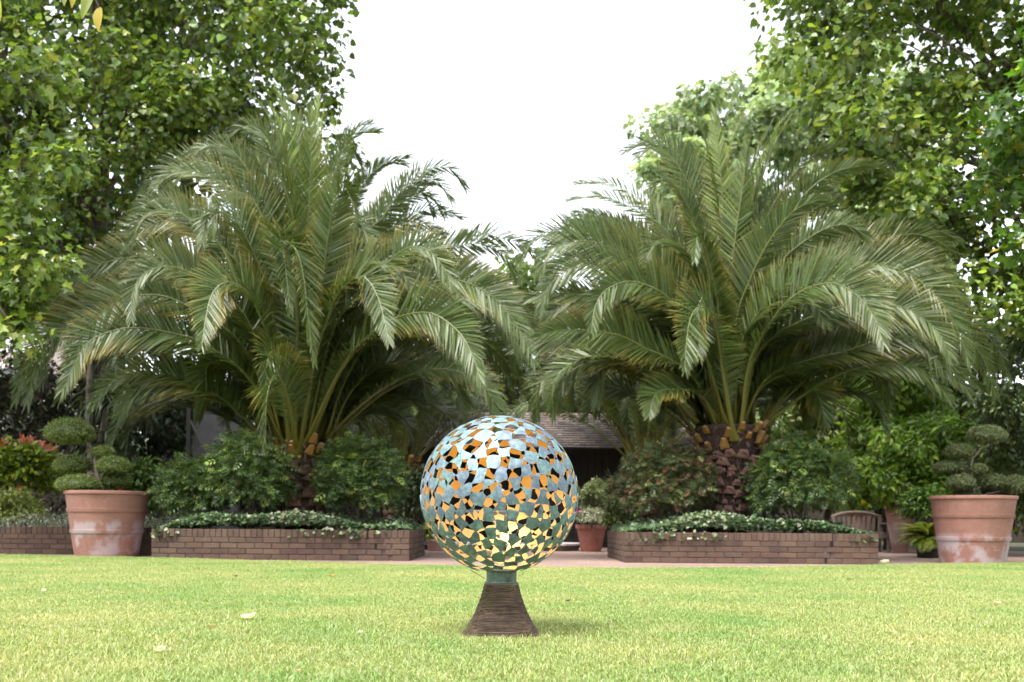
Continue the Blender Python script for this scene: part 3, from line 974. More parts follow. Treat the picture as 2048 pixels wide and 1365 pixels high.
def palm(name_label, base, z_top, r_top, r_bot, explicit, crown_px, n_fill, r, dcrown, flen=3.0, lmax=0.54, fill_el=(36, 86), fill_front=0.12, n_side=185, yellow=0.36, rows=9, bend_rng=(1.3, 2.0)):
    root = empty('palm_tree', base, name_label, 'palm tree', 'palm trees')
    bx, by, bz = base
    H = z_top - bz
    # trunk
    pr = []
    for q in np.linspace(0, 1, 26):
        rr = r_bot + (r_top - r_bot) * q ** 1.6
        pr.append((rr * (0.86 + .05 * math.sin(q * 60)), q * H - .1 * (q == 0)))
    pr.append((r_top * .55, H + .02)); pr.append((0, H + .05))
    V, T = lathe(pr, 20)
    V = V * (1 + 0 * V) + np.array([bx, by, bz])
    V[:, :2] += r.randn(len(V), 2) * .008
    trunk = link('trunk', np_mesh('trunk', V, T, None, None, True), root, [M['fibre']])
    for row in range(rows + 4):
        q = row / (rows + 3.0)
        rr = (r_bot + (r_top - r_bot) * q ** 1.6) * .84
        cnt = 13
        fresh = row >= rows + 1
        for k in range(cnt):
            a = (k + .5 * (row % 2) + r.randn() * .22) * 2 * np.pi / cnt
            if fresh and r.rand() < .25: continue
            me = STUB[0] if fresh else (STUB[1] if q > .35 else STUB[2])
            o = bpy.data.objects.new('frond_stump', me); col.objects.link(o)
            sc = r.uniform(.6, 1.2) * (0.72 + .38 * q)
            o.location = (bx + math.cos(a) * rr, by + math.sin(a) * rr, bz + q * H * .97 + r.randn() * .025 - .03)
            o.rotation_euler = (r.uniform(-.35, .12) + (-.08 if fresh else 0), r.randn() * .2, a - math.pi / 2 + r.randn() * .08)
            o.scale = (sc, sc, sc)
            o.parent = trunk; o.matrix_parent_inverse = trunk.matrix_basis.inverted()
    strands = []
    for k in range(900):
        a = r.uniform(0, 2 * np.pi); q = r.rand() ** .7; rr = (r_bot + (r_top - r_bot) * q ** 1.6) * r.uniform(.9, 1.12)
        p = np.array([bx + math.cos(a) * rr, by + math.sin(a) * rr, bz + q * H * .98])
        o_ = np.array([math.cos(a), math.sin(a), 0]); t_ = np.array([-math.sin(a), math.cos(a), 0])
        e_ = p + o_ * r.uniform(.01, .07) + t_ * r.randn() * .06 + np.array([0, 0, r.uniform(-.14, .12)])
        strands.append((np.array([p - t_ * .006, p + t_ * .006, e_ + t_ * .002]), np.array([(0, 1, 2)]), (0, 0, 0)))
    V, T, C = join(strands); fo = link('fibre', np_mesh('fibre', V, T), trunk, [M['boot']]); fo['kind'] = 'stuff'
    cx, cyp = crown_px
    cz = W(cx, cyp, dcrown)
    again = []
    for e in explicit:                       # a second, older frond close behind most of them
        kw = e[2] if len(e) > 2 else {}
        if kw.get('up_v'): continue
        k = len(e[0]); jx, jy = r.uniform(-34, 34), r.uniform(-26, 22)
        again.append(([(x + jx * (i + 1) / k * 1.3 + r.randn() * 4, y + jy * (i + 1) / k * 1.3 + r.randn() * 4) for i, (x, y) in enumerate(e[0])], e[1] + r.uniform(.35, 1.3), kw))
    for e in list(explicit) + again:
        pts_px, dd = e[0], e[1]
        kw = e[2] if len(e) > 2 else {}
        p0 = pts_px[0]
        # foot on the crown, on the side the frond leaves from
        ddn = dd[-1] if isinstance(dd, (list, tuple)) else dd
        hx = np.clip((p0[0] - cx) / 300.0, -1, 1); hy = np.clip(ddn / 2.0, -1, 1)
        foot = np.array([bx + hx * r_top * .95, by + hy * r_top * .95, z_top + r.uniform(-.26, -.02)])
        n = len(pts_px)
        P = [foot]
        ln = [0.0]
        for a, b in zip([(cx, cyp)] + list(pts_px[:-1]), pts_px): ln.append(ln[-1] + math.hypot(b[0] - a[0], b[1] - a[1]))
        for k, (x, y) in enumerate(pts_px):
            t = ln[k + 1] / ln[-1]
            P.append(W(x, y, foot[1] + ddn * t))
        a = dict(lmax=lmax * r.uniform(.92, 1.06), twist=r.choice([-1, 1]) * r.uniform(.5, 1.2), yellow=yellow * r.uniform(.5, 1.7), hang=r.uniform(.08, .22), n_side=n_side)
        a.update(kw)
        link('frond', frond_mesh(P, r, **a), root, [M['palm']])
    for k in range(n_fill):
        az = (k * 2.39996 + r.randn() * .15) % (2 * np.pi)
        el = R(r.uniform(*fill_el))
        d = np.array([math.cos(az), math.sin(az)])
        if d[1] < -0.3 and r.rand() > fill_front: d[1] = -d[1]
        L = flen * r.uniform(.8, 1.1) * (0.85 + .25 * math.cos(el))
        foot = np.array([bx + d[0] * r_top * .85, by + d[1] * r_top * .85, z_top + .12 * math.sin(el) + r.uniform(-.2, 0)])
        P = [foot]; e = el; p = foot.copy(); bend = r.uniform(*bend_rng)
        for s in range(6):
            p = p + np.array([d[0] * math.cos(e), d[1] * math.cos(e), math.sin(e)]) * L / 6
            P.append(p.copy())
            e -= bend * [.08, .14, .22, .34, .46, .5][s]
        link('frond', frond_mesh(P, r, lmax=lmax * r.uniform(.85, 1.05), twist=np.sign(-d[0] + .01) * r.uniform(.4, 1.3), yellow=yellow * r.uniform(.2, 1.5), hang=r.uniform(.08, .25), n_side=int(n_side * .72)), root, [M['palm']])
    return root


UP = dict(twist=0.25, hang=.05, up_v=.55)
LEFT_FRONDS = [
    ([(500, 760), (412, 690), (362, 671), (278, 656), (223, 663), (172, 690), (125, 782)], -1.4, dict(twist=1.37, lmax=.60)),
    ([(470, 690), (350, 600), (245, 605), (172, 629), (133, 651), (92, 690), (67, 746), (55, 808)], -.6, dict(twist=1.37, lmax=.60)),
    ([(500, 650), (401, 560), (356, 536), (314, 536), (278, 557), (264, 596), (262, 640)], -1.2, dict(twist=1.40)),
    ([(480, 610), (330, 520), (245, 518), (195, 532), (150, 557), (125, 610), (112, 680)], -.2, dict(twist=1.37)),
    ([(560, 740), (523, 640), (495, 585), (456, 564), (426, 585), (412, 635), (404, 692)], -2.0, dict(twist=1.32, yellow=.6)),
    ([(560, 640), (527, 553), (487, 464), (461, 432), (432, 421), (411, 435), (403, 490)], -1.1, dict(twist=1.32, yellow=.6)),
    ([(520, 600), (440, 490), (398, 451), (361, 427), (329, 419), (297, 424), (276, 451), (262, 490)], -.5, dict(twist=1.40)),
    ([(560, 560), (514, 411), (474, 385), (440, 364), (398, 345), (363, 341), (334, 350), (306, 380)], -.3, dict(twist=1.40)),
    ([(570, 520), (527, 400), (501, 348), (474, 311), (445, 290), (419, 290), (380, 308)], .1, dict(twist=1.32)),
    ([(580, 520), (560, 380), (545, 305), (530, 274), (509, 253), (487, 253), (456, 275)], .5, dict(twist=1.32)),
    ([(590, 600), (588, 464), (580, 358), (567, 279), (540, 215)], .1, dict(young=.45, **UP)),
    ([(612, 600), (617, 437), (622, 305), (619, 222)], -.1, dict(young=.35, **UP)),
    ([(605, 560), (600, 420), (602, 320), (597, 232)], .4, dict(young=.3, **UP)),
    ([(622, 560), (640, 385), (662, 279), (688, 214)], .1, dict(young=.8, n_side=60, lmax=.3, up_v=1.0, hang=0.0, twist=0.10)),
    ([(630, 600), (652, 430), (675, 330), (705, 270), (757, 262)], .2, dict(young=.3, twist=0.95)),
    ([(625, 640), (646, 549), (664, 428), (686, 377), (707, 410), (712, 458)], -1.3, dict(twist=0.50, lmax=.48)),
    ([(640, 520), (670, 380), (702, 307), (718, 326), (731, 360)], .5, dict(twist=0.40, lmax=.44)),
    ([(650, 560), (690, 430), (740, 350), (772, 324), (812, 330)], .4, dict(twist=1.00, lmax=.44)),
    ([(660, 600), (730, 470), (761, 442), (801, 383), (842, 361), (874, 361), (903, 402)], .1, dict(twist=1.27, yellow=.5, lmax=.5)),
    ([(650, 590), (740, 460), (775, 423), (815, 399), (847, 385), (871, 399), (890, 436)], .8, dict(twist=1.22, lmax=.44)),
    ([(660, 620), (720, 510), (761, 469), (815, 447), (855, 450), (888, 468)], .3, dict(twist=1.27, lmax=.48)),
    ([(660, 680), (720, 580), (783, 520), (809, 498), (842, 494), (869, 511), (890, 541), (915, 592)], -1.1, dict(twist=-1.32)),
    ([(680, 640), (800, 520), (909, 495), (949, 487), (981, 493), (1008, 509), (1032, 552)], .2, dict(twist=1.32)),
    ([(680, 700), (800, 620), (906, 597), (961, 594), (998, 619), (1023, 661), (1045, 722)], -.5, dict(twist=-1.37, lmax=.58)),
    ([(680, 740), (740, 670), (780, 642), (833, 626), (874, 631), (922, 669), (947, 717), (961, 760)], -1.6, dict(twist=-1.37, lmax=.60)),
    ([(630, 720), (655, 640), (672, 594), (721, 552), (753, 588), (769, 642), (778, 684)], -1.7, dict(twist=-0.95)),
    ([(690, 660), (850, 560), (984, 583), (1028, 636), (1067, 683), (1110, 748)], .4, dict(twist=1.32)),
    ([(595, 640), (575, 520), (560, 478), (592, 500), (608, 560), (613, 610), (627, 724)], -1.8, dict(twist=0.50, lmax=.48, yellow=.5)),
    ([(590, 600), (565, 500), (556, 462), (566, 500), (574, 560), (580, 622)], -1.2, dict(twist=0.50, lmax=.44)),
    ([(530, 800), (470, 730), (417, 728), (412, 782), (398, 830)], -.4, dict(twist=-0.50, lmax=.5, yellow=.6)),
    ([(545, 820), (511, 798), (484, 798), (457, 830), (460, 866)], .6, dict(twist=1.22, lmax=.5)),
    ([(690, 760), (800, 700), (880, 720), (930, 800)], .8, dict(twist=-1.22)),
    ([(540, 720), (440, 600), (370, 560), (300, 580), (240, 650), (215, 720)], .5, dict(twist=1.32)),
    ([(570, 660), (510, 520), (450, 490), (400, 520), (372, 580)], .9, dict(twist=1.22)),
    ([(640, 660), (690, 560), (740, 520), (800, 540), (840, 600)], -.9, dict(twist=-1.22, yellow=.5)),
    ([(690, 720), (830, 650), (930, 660), (1010, 720), (1060, 800)], .9, dict(twist=1.22)),
    ([(640, 560), (672, 470), (700, 440), (735, 470), (755, 530)], -.6, dict(twist=-0.85, yellow=.5)),
    ([(600, 700), (602, 560), (585, 430), (560, 350), (535, 300)], -.6, dict(twist=0.50)),
    ([(490, 700), (370, 610), (290, 590), (210, 620), (160, 690), (140, 760)], -1.0, dict(twist=1.3, lmax=.58)),
    ([(480, 660), (340, 560), (240, 555), (160, 600), (110, 680), (85, 770)], .3, dict(twist=1.3, lmax=.58)),
    ([(520, 560), (420, 460), (340, 440), (270, 470), (215, 540), (190, 610)], .2, dict(twist=1.3)),
    ([(560, 500), (490, 380), (430, 330), (370, 325), (310, 360), (275, 420)], .4, dict(twist=1.3)),
    ([(680, 680), (800, 590), (900, 560), (980, 590), (1040, 660), (1070, 730)], -.9, dict(twist=-1.3, lmax=.56)),
    ([(600, 560), (590, 420), (570, 320), (545, 250), (520, 210)], -.2, dict(young=.3, twist=.5, lmax=.5, hang=.05)),
    ([(612, 560), (625, 400), (640, 290), (650, 215)], .3, dict(young=.5, twist=.4, lmax=.46, hang=.05)),
]
RIGHT_FRONDS = [
    ([(1430, 620), (1394, 473), (1374, 410), (1350, 371), (1323, 359), (1305, 382)], -.8, dict(twist=1.32)),
    ([(1430, 560), (1400, 420), (1370, 355), (1343, 316), (1299, 284), (1250, 302)], .2, dict(twist=1.32)),
    ([(1450, 560), (1445, 394), (1437, 308), (1430, 218)], 0, dict(young=.4, **UP)),
    ([(1455, 560), (1450, 410), (1461, 296), (1482, 240)], .3, dict(young=.8, n_side=60, lmax=.28, up_v=1.0, hang=0.0, twist=0.10)),
    ([(1462, 600), (1469, 489), (1485, 375), (1494, 288)], -.3, dict(young=.2, **UP)),
    ([(1470, 560), (1500, 420), (1524, 323), (1548, 276), (1578, 254)], .1, dict(young=.7, twist=0.40, lmax=.44, hang=.05)),
    ([(1475, 600), (1516, 473), (1567, 375), (1619, 316), (1676, 290)], .2, dict(twist=0.85, hang=.1)),
    ([(1490, 600), (1575, 446), (1615, 383), (1674, 343), (1745, 328)], -.2, dict(twist=1.00)),
    ([(1500, 640), (1560, 530), (1595, 493), (1650, 458), (1694, 450), (1735, 475)], -.6, dict(twist=1.27)),
    ([(1500, 720), (1560, 620), (1600, 585), (1640, 569), (1677, 569), (1717, 594), (1748, 634), (1768, 690)], -1.7, dict(twist=-1.37, lmax=.60)),
    ([(1520, 660), (1640, 570), (1723, 548), (1769, 526), (1815, 523), (1862, 529), (1895, 551), (1927, 606)], -.4, dict(twist=-1.37, lmax=.60)),
    ([(1510, 620), (1660, 500), (1769, 480), (1822, 468), (1871, 480), (1912, 508)], .4, dict(twist=1.32)),
    ([(1520, 700), (1660, 620), (1766, 612), (1809, 615), (1846, 637), (1877, 665), (1900, 712)], -1.1, dict(twist=-1.37, lmax=.60)),
    ([(1520, 680), (1700, 590), (1800, 570), (1870, 600), (1938, 677), (1969, 723), (1992, 795)], .1, dict(twist=1.37, lmax=.60)),
    ([(1530, 760), (1620, 720), (1686, 705), (1754, 683), (1831, 677), (1877, 723), (1940, 788)], -.7, dict(twist=-1.32, lmax=.54)),
    ([(1530, 770), (1640, 715), (1717, 711), (1754, 748), (1780, 800)], .3, dict(twist=1.22, lmax=.48)),
    ([(1400, 640), (1320, 540), (1240, 505), (1184, 483), (1142, 486), (1101, 499), (1078, 556)], -.3, dict(twist=1.37, lmax=.58)),
    ([(1400, 680), (1340, 600), (1296, 572), (1254, 563), (1212, 580), (1190, 614), (1183, 664)], -1.3, dict(twist=1.37)),
    ([(1390, 760), (1330, 715), (1296, 700), (1240, 672), (1170, 661), (1114, 662), (1074, 674)], -1.0, dict(twist=1.37, lmax=.58)),
    ([(1390, 680), (1270, 600), (1170, 591), (1128, 586), (1087, 589), (1052, 602)], .2, dict(twist=1.32)),
    ([(1390, 780), (1340, 750), (1296, 733), (1240, 711), (1202, 735), (1194, 806)], -.3, dict(twist=0.95, yellow=.6)),
    ([(1445, 740), (1437, 675), (1420, 625), (1398, 614), (1381, 636), (1373, 680), (1369, 742)], -1.9, dict(twist=1.27, yellow=.5)),
    ([(1420, 600), (1360, 500), (1320, 450), (1260, 415), (1200, 392), (1134, 402)], .4, dict(twist=0.95, lmax=.44)),
    ([(1420, 620), (1340, 520), (1280, 470), (1220, 440), (1160, 425), (1136, 440)], .9, dict(twist=1.22, lmax=.44)),
    ([(1410, 640), (1330, 530), (1290, 500), (1240, 460), (1180, 450)], .2, dict(twist=1.27)),
    ([(1400, 620), (1300, 520), (1230, 470), (1170, 458), (1110, 482), (1072, 535)], .6, dict(twist=1.2)),
    ([(1390, 660), (1280, 560), (1200, 520), (1130, 525), (1082, 572)], 1.0, dict(twist=1.2)),
    ([(1390, 700), (1270, 620), (1190, 600), (1110, 620), (1070, 680)], .6, dict(twist=1.2)),
    ([(1390, 640), (1290, 560), (1210, 535), (1150, 535), (1100, 570), (1080, 625)], -.4, dict(twist=1.3, lmax=.56)),
    ([(1520, 640), (1660, 540), (1760, 530), (1850, 570), (1910, 650), (1940, 730)], -.8, dict(twist=-1.3, lmax=.58)),
    ([(1455, 560), (1440, 420), (1420, 310), (1395, 240)], .1, dict(young=.3, twist=.5, lmax=.48, hang=.05)),
    ([(1465, 560), (1485, 420), (1515, 310), (1545, 245)], .3, dict(young=.4, twist=.5, lmax=.46, hang=.05)),
    ([(1440, 640), (1420, 530), (1405, 480), (1395, 470), (1390, 520)], -1.3, dict(twist=0.85, lmax=.44, yellow=.5)),
    ([(1390, 740), (1300, 640), (1230, 640), (1160, 690), (1120, 760)], .7, dict(twist=1.32)),
    ([(1400, 790), (1340, 780), (1310, 790), (1298, 830)], -.8, dict(twist=0.85, lmax=.44, yellow=.5)),
    ([(1480, 700), (1530, 610), (1570, 570), (1620, 590), (1650, 650)], -1.0, dict(twist=-1.27)),
    ([(1500, 650), (1600, 540), (1690, 520), (1760, 560), (1800, 620)], .5, dict(twist=1.27)),
    ([(1530, 740), (1660, 670), (1740, 680), (1790, 740)], .9, dict(twist=1.27)),
    ([(1440, 680), (1405, 560), (1370, 500), (1320, 480), (1290, 520)], -.7, dict(twist=1.27)),
    ([(1520, 780), (1570, 750), (1610, 750), (1640, 800), (1650, 850)], -.2, dict(twist=0.95, yellow=.7)),
    ([(1470, 660), (1500, 560), (1540, 480), (1590, 420), (1640, 400)], -.8, dict(twist=0.85)),
]
xL = W(603, 900, 13.9); xR = W(1456, 860, 13.9)
palm('large feather palm with the wider crown, rising from the cracked planter behind the sphere', (xL[0], 13.9, .34), 1.58, .46, .33, LEFT_FRONDS, (603, 850), 40, np.random.RandomState(31), 13.9, flen=2.9)
palm('large feather palm with thick red brown trunk of cut stumps, beside the reddish shrub', (xR[0], 13.9, .34), 1.86, .54, .29, RIGHT_FRONDS, (1456, 805), 40, np.random.RandomState(32), 13.9, flen=2.8)
REAR_L = [
    ([(800, 800), (840, 730), (890, 740), (925, 800), (930, 850)], -.6, dict(twist=-.8)),
    ([(770, 800), (700, 720), (640, 740), (610, 800)], .0, {}),
    ([(820, 780), (900, 720), (975, 760), (1010, 820)], -.4, dict(twist=-.8)),
]
REAR_R = [
    ([(1270, 800), (1200, 750), (1120, 760), (1060, 800), (1040, 850)], -.5, dict(twist=.8)),
    ([(1280, 760), (1230, 700), (1160, 700), (1110, 740), (1090, 790)], .2, dict(twist=.8)),
    ([(1310, 780), (1380, 720), (1440, 740)], .2, {}),
]
pl, prr = W(800, 930, 19.3), W(1290, 920, 19.3)
palm('feather palm behind the sphere, its frond stalks rising left of the shingle roof', (pl[0], 19.3, 0), 1.72, .34, .26, REAR_L, (800, 905), 34, np.random.RandomState(33), 19.3, flen=2.7, fill_el=(36, 84), fill_front=.8, n_side=120, lmax=.46, bend_rng=(.75, 1.3))
palm('shaded feather palm behind the red leaved shrub, arching over the shingle roof', (prr[0], 19.3, 0), 1.80, .34, .26, REAR_R, (1290, 895), 34, np.random.RandomState(34), 19.3, flen=2.7, fill_el=(36, 84), fill_front=.8, n_side=120, lmax=.46, bend_rng=(.75, 1.3))


# ------------------------------------------------------------------ pots and topiary
def pot(loc, profile, bands, mat, label, rim_h=0.05, group='terracotta pots', seg=48, soil=0.06):
    """profile: r at bottom, r at top, height; bands: list of (z, height, proud)"""
    rb, rt, h = profile
    root = empty('terracotta_pot', loc, label, 'plant pot', group)
    def rad(z): return rb + (rt - rb) * (z / h) ** 0.92
    zz = np.linspace(0, h - rim_h, 9)
    pr = [(0, 0.0)] + [(rad(z), z) for z in zz] + [(rad(h - rim_h) - .012, h - rim_h), (rt - .045, h - rim_h), (rb - .03, .04), (0, .04)]
    def put(nm, prof, m=mat):
        V, T = lathe(prof, seg)
        o = link(nm, np_mesh(nm, V, T, None, None, False), root, [m])
        o.location = loc; return o
    put('body', pr)
    put('rim', [(rad(h - rim_h) - .03, h - rim_h + .0015), (rt + .004, h - rim_h + .0015), (rt + .012, h - rim_h + .010), (rt + .012, h - .010), (rt + .006, h), (rt - .035, h), (rt - .045, h - rim_h + .0015)])
    for z, bh, pd in bands:
        put('band', [(rad(z) - .006, z), (rad(z) + pd, z + .004), (rad(z + bh) + pd + .002, z + bh - .004), (rad(z + bh) - .006, z + bh)])
    put('soil', [(0, h - soil + .01), (rt - .044, h - soil)], M['soil'])
    return root


def pad_mesh(c, w, h, dep, r, colors, n=2600, leaf=0.025):
    """clipped cushion of tiny leaves: domed top, flatter belly"""
    u = norm(r.randn(n, 3)); u[:, 2] = np.where(u[:, 2] < 0, u[:, 2] * .55, u[:, 2])
    lump = 1 + .05 * np.sin(u[:, 0] * 9 + r.rand() * 6) * np.cos(u[:, 1] * 8 + u[:, 2] * 7) + .03 * np.sin(u[:, 0] * 23 + u[:, 2] * 19)
    S = np.array([w / 2, dep / 2, h * .62])
    off = np.array([0, 0, -h * .18])
    P = np.asarray(c) + off + u * S * (lump * r.uniform(.90, 1.07, n))[:, None]
    N = norm(u / S); D = norm(N * .8 + r.randn(n, 3) * .7 + [0, 0, .25])
    a = scatter(P, D, norm(N + r.randn(n, 3) * .5), leaf * r.uniform(.7, 1.3, n), T_NARROW_V * [2.2, 1, 1], T_NARROW_F, pal(n, colors, r, .22))
    bm = bmesh.new(); bmesh.ops.create_icosphere(bm, subdivisions=3, radius=1)
    V = np.array([v.co[:] for v in bm.verts]); T = np.array([[v.index for v in f.verts] for f in bm.faces]); bm.free()
    V[:, 2] = np.where(V[:, 2] < 0, V[:, 2] * .55, V[:, 2])
    V = np.asarray(c) + off + V * S * .93
    return join([a, (V, T, (.07, .10, .032))])


def topiary(label, base, pads, stems, d, colors, seed):
    r = np.random.RandomState(seed)
    root = empty('cloud_pruned_tree', base, label, 'topiary', 'cloud pruned trees')
    parts = []
    for pts, r0, r1 in stems:
        P, _ = catmull([W(x, y, d + q) for x, y, q in pts], 12)
        P[1:-1] += r.randn(10, 3) * .006
        parts.append((*tube(P, np.linspace(r0, r1, 12), 7), (0, 0, 0)))
    V, T, C = join(parts)
    link('trunk', np_mesh('trunk', V, T, None, None, True), root, [M['pale_bark']])
    for (x, y, w, h, q) in pads:
        s = d / F
        V, T, C = pad_mesh(W(x, y, d + q), w * s, h * s, w * s * .9, r, colors, n=int(1500 + w * 22))
        link('foliage_pad', np_mesh('foliage_pad', V, T, C), root, [M['leaf']])
    return root


DP = 13.55
pa = W(214, 1100, DP); pa[2] = 0; pb = W(1945, 1110, DP - .1); pb[2] = 0
pot(pa, (.405, .535, .885), [(.60, .052, .012), (.315, .052, .012)], M['terra_a'], 'big terracotta pot with chalky white patches, holding the domed topiary')
pot(pb, (.405, .54, .905), [(.61, .050, .012), (.305, .052, .012)], M['terra_b'], 'big terracotta pot with a green stain, holding the spreading topiary')
GREEN_T = [(.17, .22, .065), (.21, .265, .08), (.125, .17, .05), (.25, .30, .10)]
topiary('cloud pruned tree with a large domed top pad in the chalky pot', (pa[0], pa[1], .83),
        [(140, 860, 92, 52, -.05), (207, 903, 41, 22, 0), (146, 927, 70, 36, .1), (226, 929, 61, 33, -.1), (157, 966, 84, 34, -.15), (232, 959, 58, 34, .1)],
        [([(205, 990, 0), (197, 955, 0), (191, 925, .02), (188, 900, 0), (168, 880, -.02), (150, 872, -.05)], .035, .014), ([(196, 950, 0), (180, 945, .05), (150, 932, .1)], .015, .008),
         ([(190, 915, 0), (200, 908, 0), (207, 904, 0)], .012, .007), ([(200, 965, 0), (208, 948, -.05), (226, 934, -.1)], .016, .008), ([(203, 980, 0), (215, 972, .05), (232, 962, .1)], .014, .008), ([(203, 982, 0), (180, 978, -.1), (157, 970, -.15)], .014, .008)],
        DP, GREEN_T, 41)
GREEN_U = [(.125, .155, .068), (.165, .19, .085), (.09, .115, .05), (.21, .235, .11)]
topiary('cloud pruned tree with small spreading pads on a thin trunk in the stained pot', (pb[0], pb[1], .84),
        [(1973, 868, 72, 34, -.05), (1918, 901, 57, 26, 0), (1900, 933, 62, 25, .1), (1958, 937, 27, 17, -.1), (1922, 963, 52, 30, -.05), (1986, 962, 58, 28, .05), (2030, 968, 54, 34, .1), (1935, 985, 44, 20, .1)],
        [([(1944, 1005, 0), (1945, 975, 0), (1943, 950, 0), (1944, 919, 0), (1958, 902, 0), (1972, 876, -.05)], .030, .010), ([(1944, 921, 0), (1930, 912, 0), (1918, 906, 0)], .012, .006),
         ([(1944, 945, 0), (1925, 942, .05), (1900, 937, .1)], .011, .006), ([(1944, 950, 0), (1952, 945, -.05), (1958, 941, -.1)], .009, .006), ([(1944, 985, 0), (1935, 976, -.03), (1922, 970, -.05)], .012, .006),
         ([(1945, 990, 0), (1955, 977, .02), (1986, 968, .05)], .013, .006), ([(1946, 996, 0), (1990, 985, .05), (2030, 973, .1)], .013, .007), ([(1944, 995, 0), (1935, 989, .1)], .01, .007)],
        DP - .1, GREEN_U, 42)


# ------------------------------------------------------------------ planting in the two planters
def shrub(name, label, px, py, rw, rh, d, n, per, size, colors, seed, tv=T_SPRAY_V, tf=T_SPRAY_F, mat='leaf_gloss', dep=None, cat='shrub', group=None, zbase=0.34, up=.7, droop=.45, w=None, clump=.17, lean=0.0, inner=0.35, flat=.55, poly=None, jit=.2):
    """px,py: middle of the bush; rw,rh: half size in photo pixels at its own distance"""
    r = np.random.RandomState(seed)
    s = d / F
    c = W(px, py, d); rx, rz = rw * s, rh * s; ry = dep if dep else rx * .8
    u = norm(r.randn(n, 3)); u[:, 2] = np.where(u[:, 2] < -.55, -u[:, 2], u[:, 2])
    q = np.where(r.rand(n) < inner, r.uniform(.45, .85, n), r.uniform(.85, 1.05, n))
    lump = 1 + .13 * np.sin(u[:, 0] * 5 + seed) * np.cos(u[:, 2] * 6 + u[:, 1] * 4 + seed)
    cs = c + u * np.array([rx, ry, rz]) * (q * lump)[:, None]
    cs[:, 0] += lean * (cs[:, 2] - c[2])
    base = (c[0], c[1], zbase)
    root = empty(name, base, label, cat, group)
    parts = []
    for k in range(9):
        e = cs[r.randint(n)] * .8 + c * .2
        a = np.array([base[0] + r.randn() * .06, base[1] + r.randn() * .06, zbase - .05])
        parts.append((*limb(a, e, .014, .004, r, .05, 6), (0, 0, 0)))
    V, T, C = join(parts)
    link('stem', np_mesh('stem', V, T), root, [M['bark']])
    V, T, C = foliage(cs, clump * r.uniform(.75, 1.25, n), per, size, tv, tf, colors, r, out_c=c - [0, 0, rz * .5], up=up, droop=droop, flat=flat, w=w, jit=jit)
    V[:, 2] = np.maximum(V[:, 2], zbase - .02)
    link('foliage', np_mesh('foliage', V, T, C), root, [M[mat]])
    return root


NAND = [(.06, .105, .034), (.085, .14, .042), (.045, .078, .028), (.18, .25, .055), (.24, .28, .07)]
NW = [.34, .30, .2, .11, .05]
shrub('leafy_shrub', 'low dark green shrub at the outer edge of the larger palm planter', 388, 980, 48, 58, 13.55, 150, 18, .14, NAND, 51, w=NW)
shrub('leafy_shrub', 'rounded dark green shrub before the larger palm trunk, outer side', 498, 952, 74, 74, 13.45, 220, 18, .14, NAND, 52, w=NW)
shrub('leafy_shrub', 'rounded green shrub between the larger palm trunk and the sphere', 722, 957, 72, 72, 13.5, 230, 18, .14, NAND, 53, w=NW)
shrub('leafy_shrub', 'dark shrub with reddish shoots between the sphere and the thick trunk', 1330, 968, 76, 70, 13.6, 230, 28, .12,
      [(.07, .10, .042), (.095, .13, .05), (.055, .075, .034), (.20, .085, .055), (.25, .27, .10)], 54, w=[.30, .26, .18, .17, .09])
shrub('leafy_shrub', 'dense dark green shrub at the outer side of the thick palm trunk', 1597, 965, 92, 70, 13.55, 260, 18, .14, NAND, 55, w=NW)


def ivy_bed(pl, seed, label, var_phase):
    r = np.random.RandomState(seed)
    x0, x1, y0, y1 = pl
    n = 7600
    x = r.uniform(x0 + .02, x1 - .02, n); y = y0 + .13 + (y1 - y0 - .2) * r.rand(n) ** 1.7
    hump = .13 + .07 * np.sin(x * 3.1 + var_phase) * np.cos(x * 1.3) + .05 * np.sin(y * 5 + x * 2)
    ed = np.clip(np.minimum(np.minimum(x - x0, x1 - x), (y - y0) * 1.6) / .22, .12, 1)
    z = .385 + hump * ed * r.uniform(.35, 1.1, n) + .02
    P = np.stack([x, y, z], 1)
    drp = (r.rand(n) < .03 * np.clip(np.sin(x * 2.3 + var_phase), 0, 1))
    P[drp, 1] = y0 - r.uniform(.0, .05, drp.sum()); P[drp, 2] = .40 - r.uniform(-.02, .11, drp.sum())
    N = norm(np.stack([r.randn(n) * .5, -.55 + r.randn(n) * .45, np.full(n, .8)], 1))
    D = norm(np.stack([r.randn(n), -.4 + r.randn(n) * .8, r.randn(n) * .3 - .25], 1))
    var = np.clip((np.sin(x * 1.9 + var_phase) + np.sin(x * 4.3 + 1.3 * var_phase) * .6 - .2), 0, 1)
    C = pal(n, [(.07, .12, .05), (.10, .165, .07), (.05, .09, .036)], r, .2)
    pale = pal(n, [(.32, .36, .22), (.25, .32, .17), (.37, .39, .28)], r, .15)
    m = (r.rand(n) < .10 + .42 * var)[:, None]
    C = np.where(m, pale, C)
    V, T, C = scatter(P, D, N, .050 * r.uniform(.6, 1.35, n), T_IVY_V, T_IVY_F, C)
    o = link('ivy', np_mesh('ivy', V, T, C), None, [M['leaf_gloss']])
    tag(o, label, 'ivy', kind='stuff')


ivy_bed(PL, 61, 'variegated ivy covering the soil of the larger palm planter', .4)
ivy_bed(PR, 62, 'variegated ivy covering the soil of the planter with the thick trunk', 2.9)

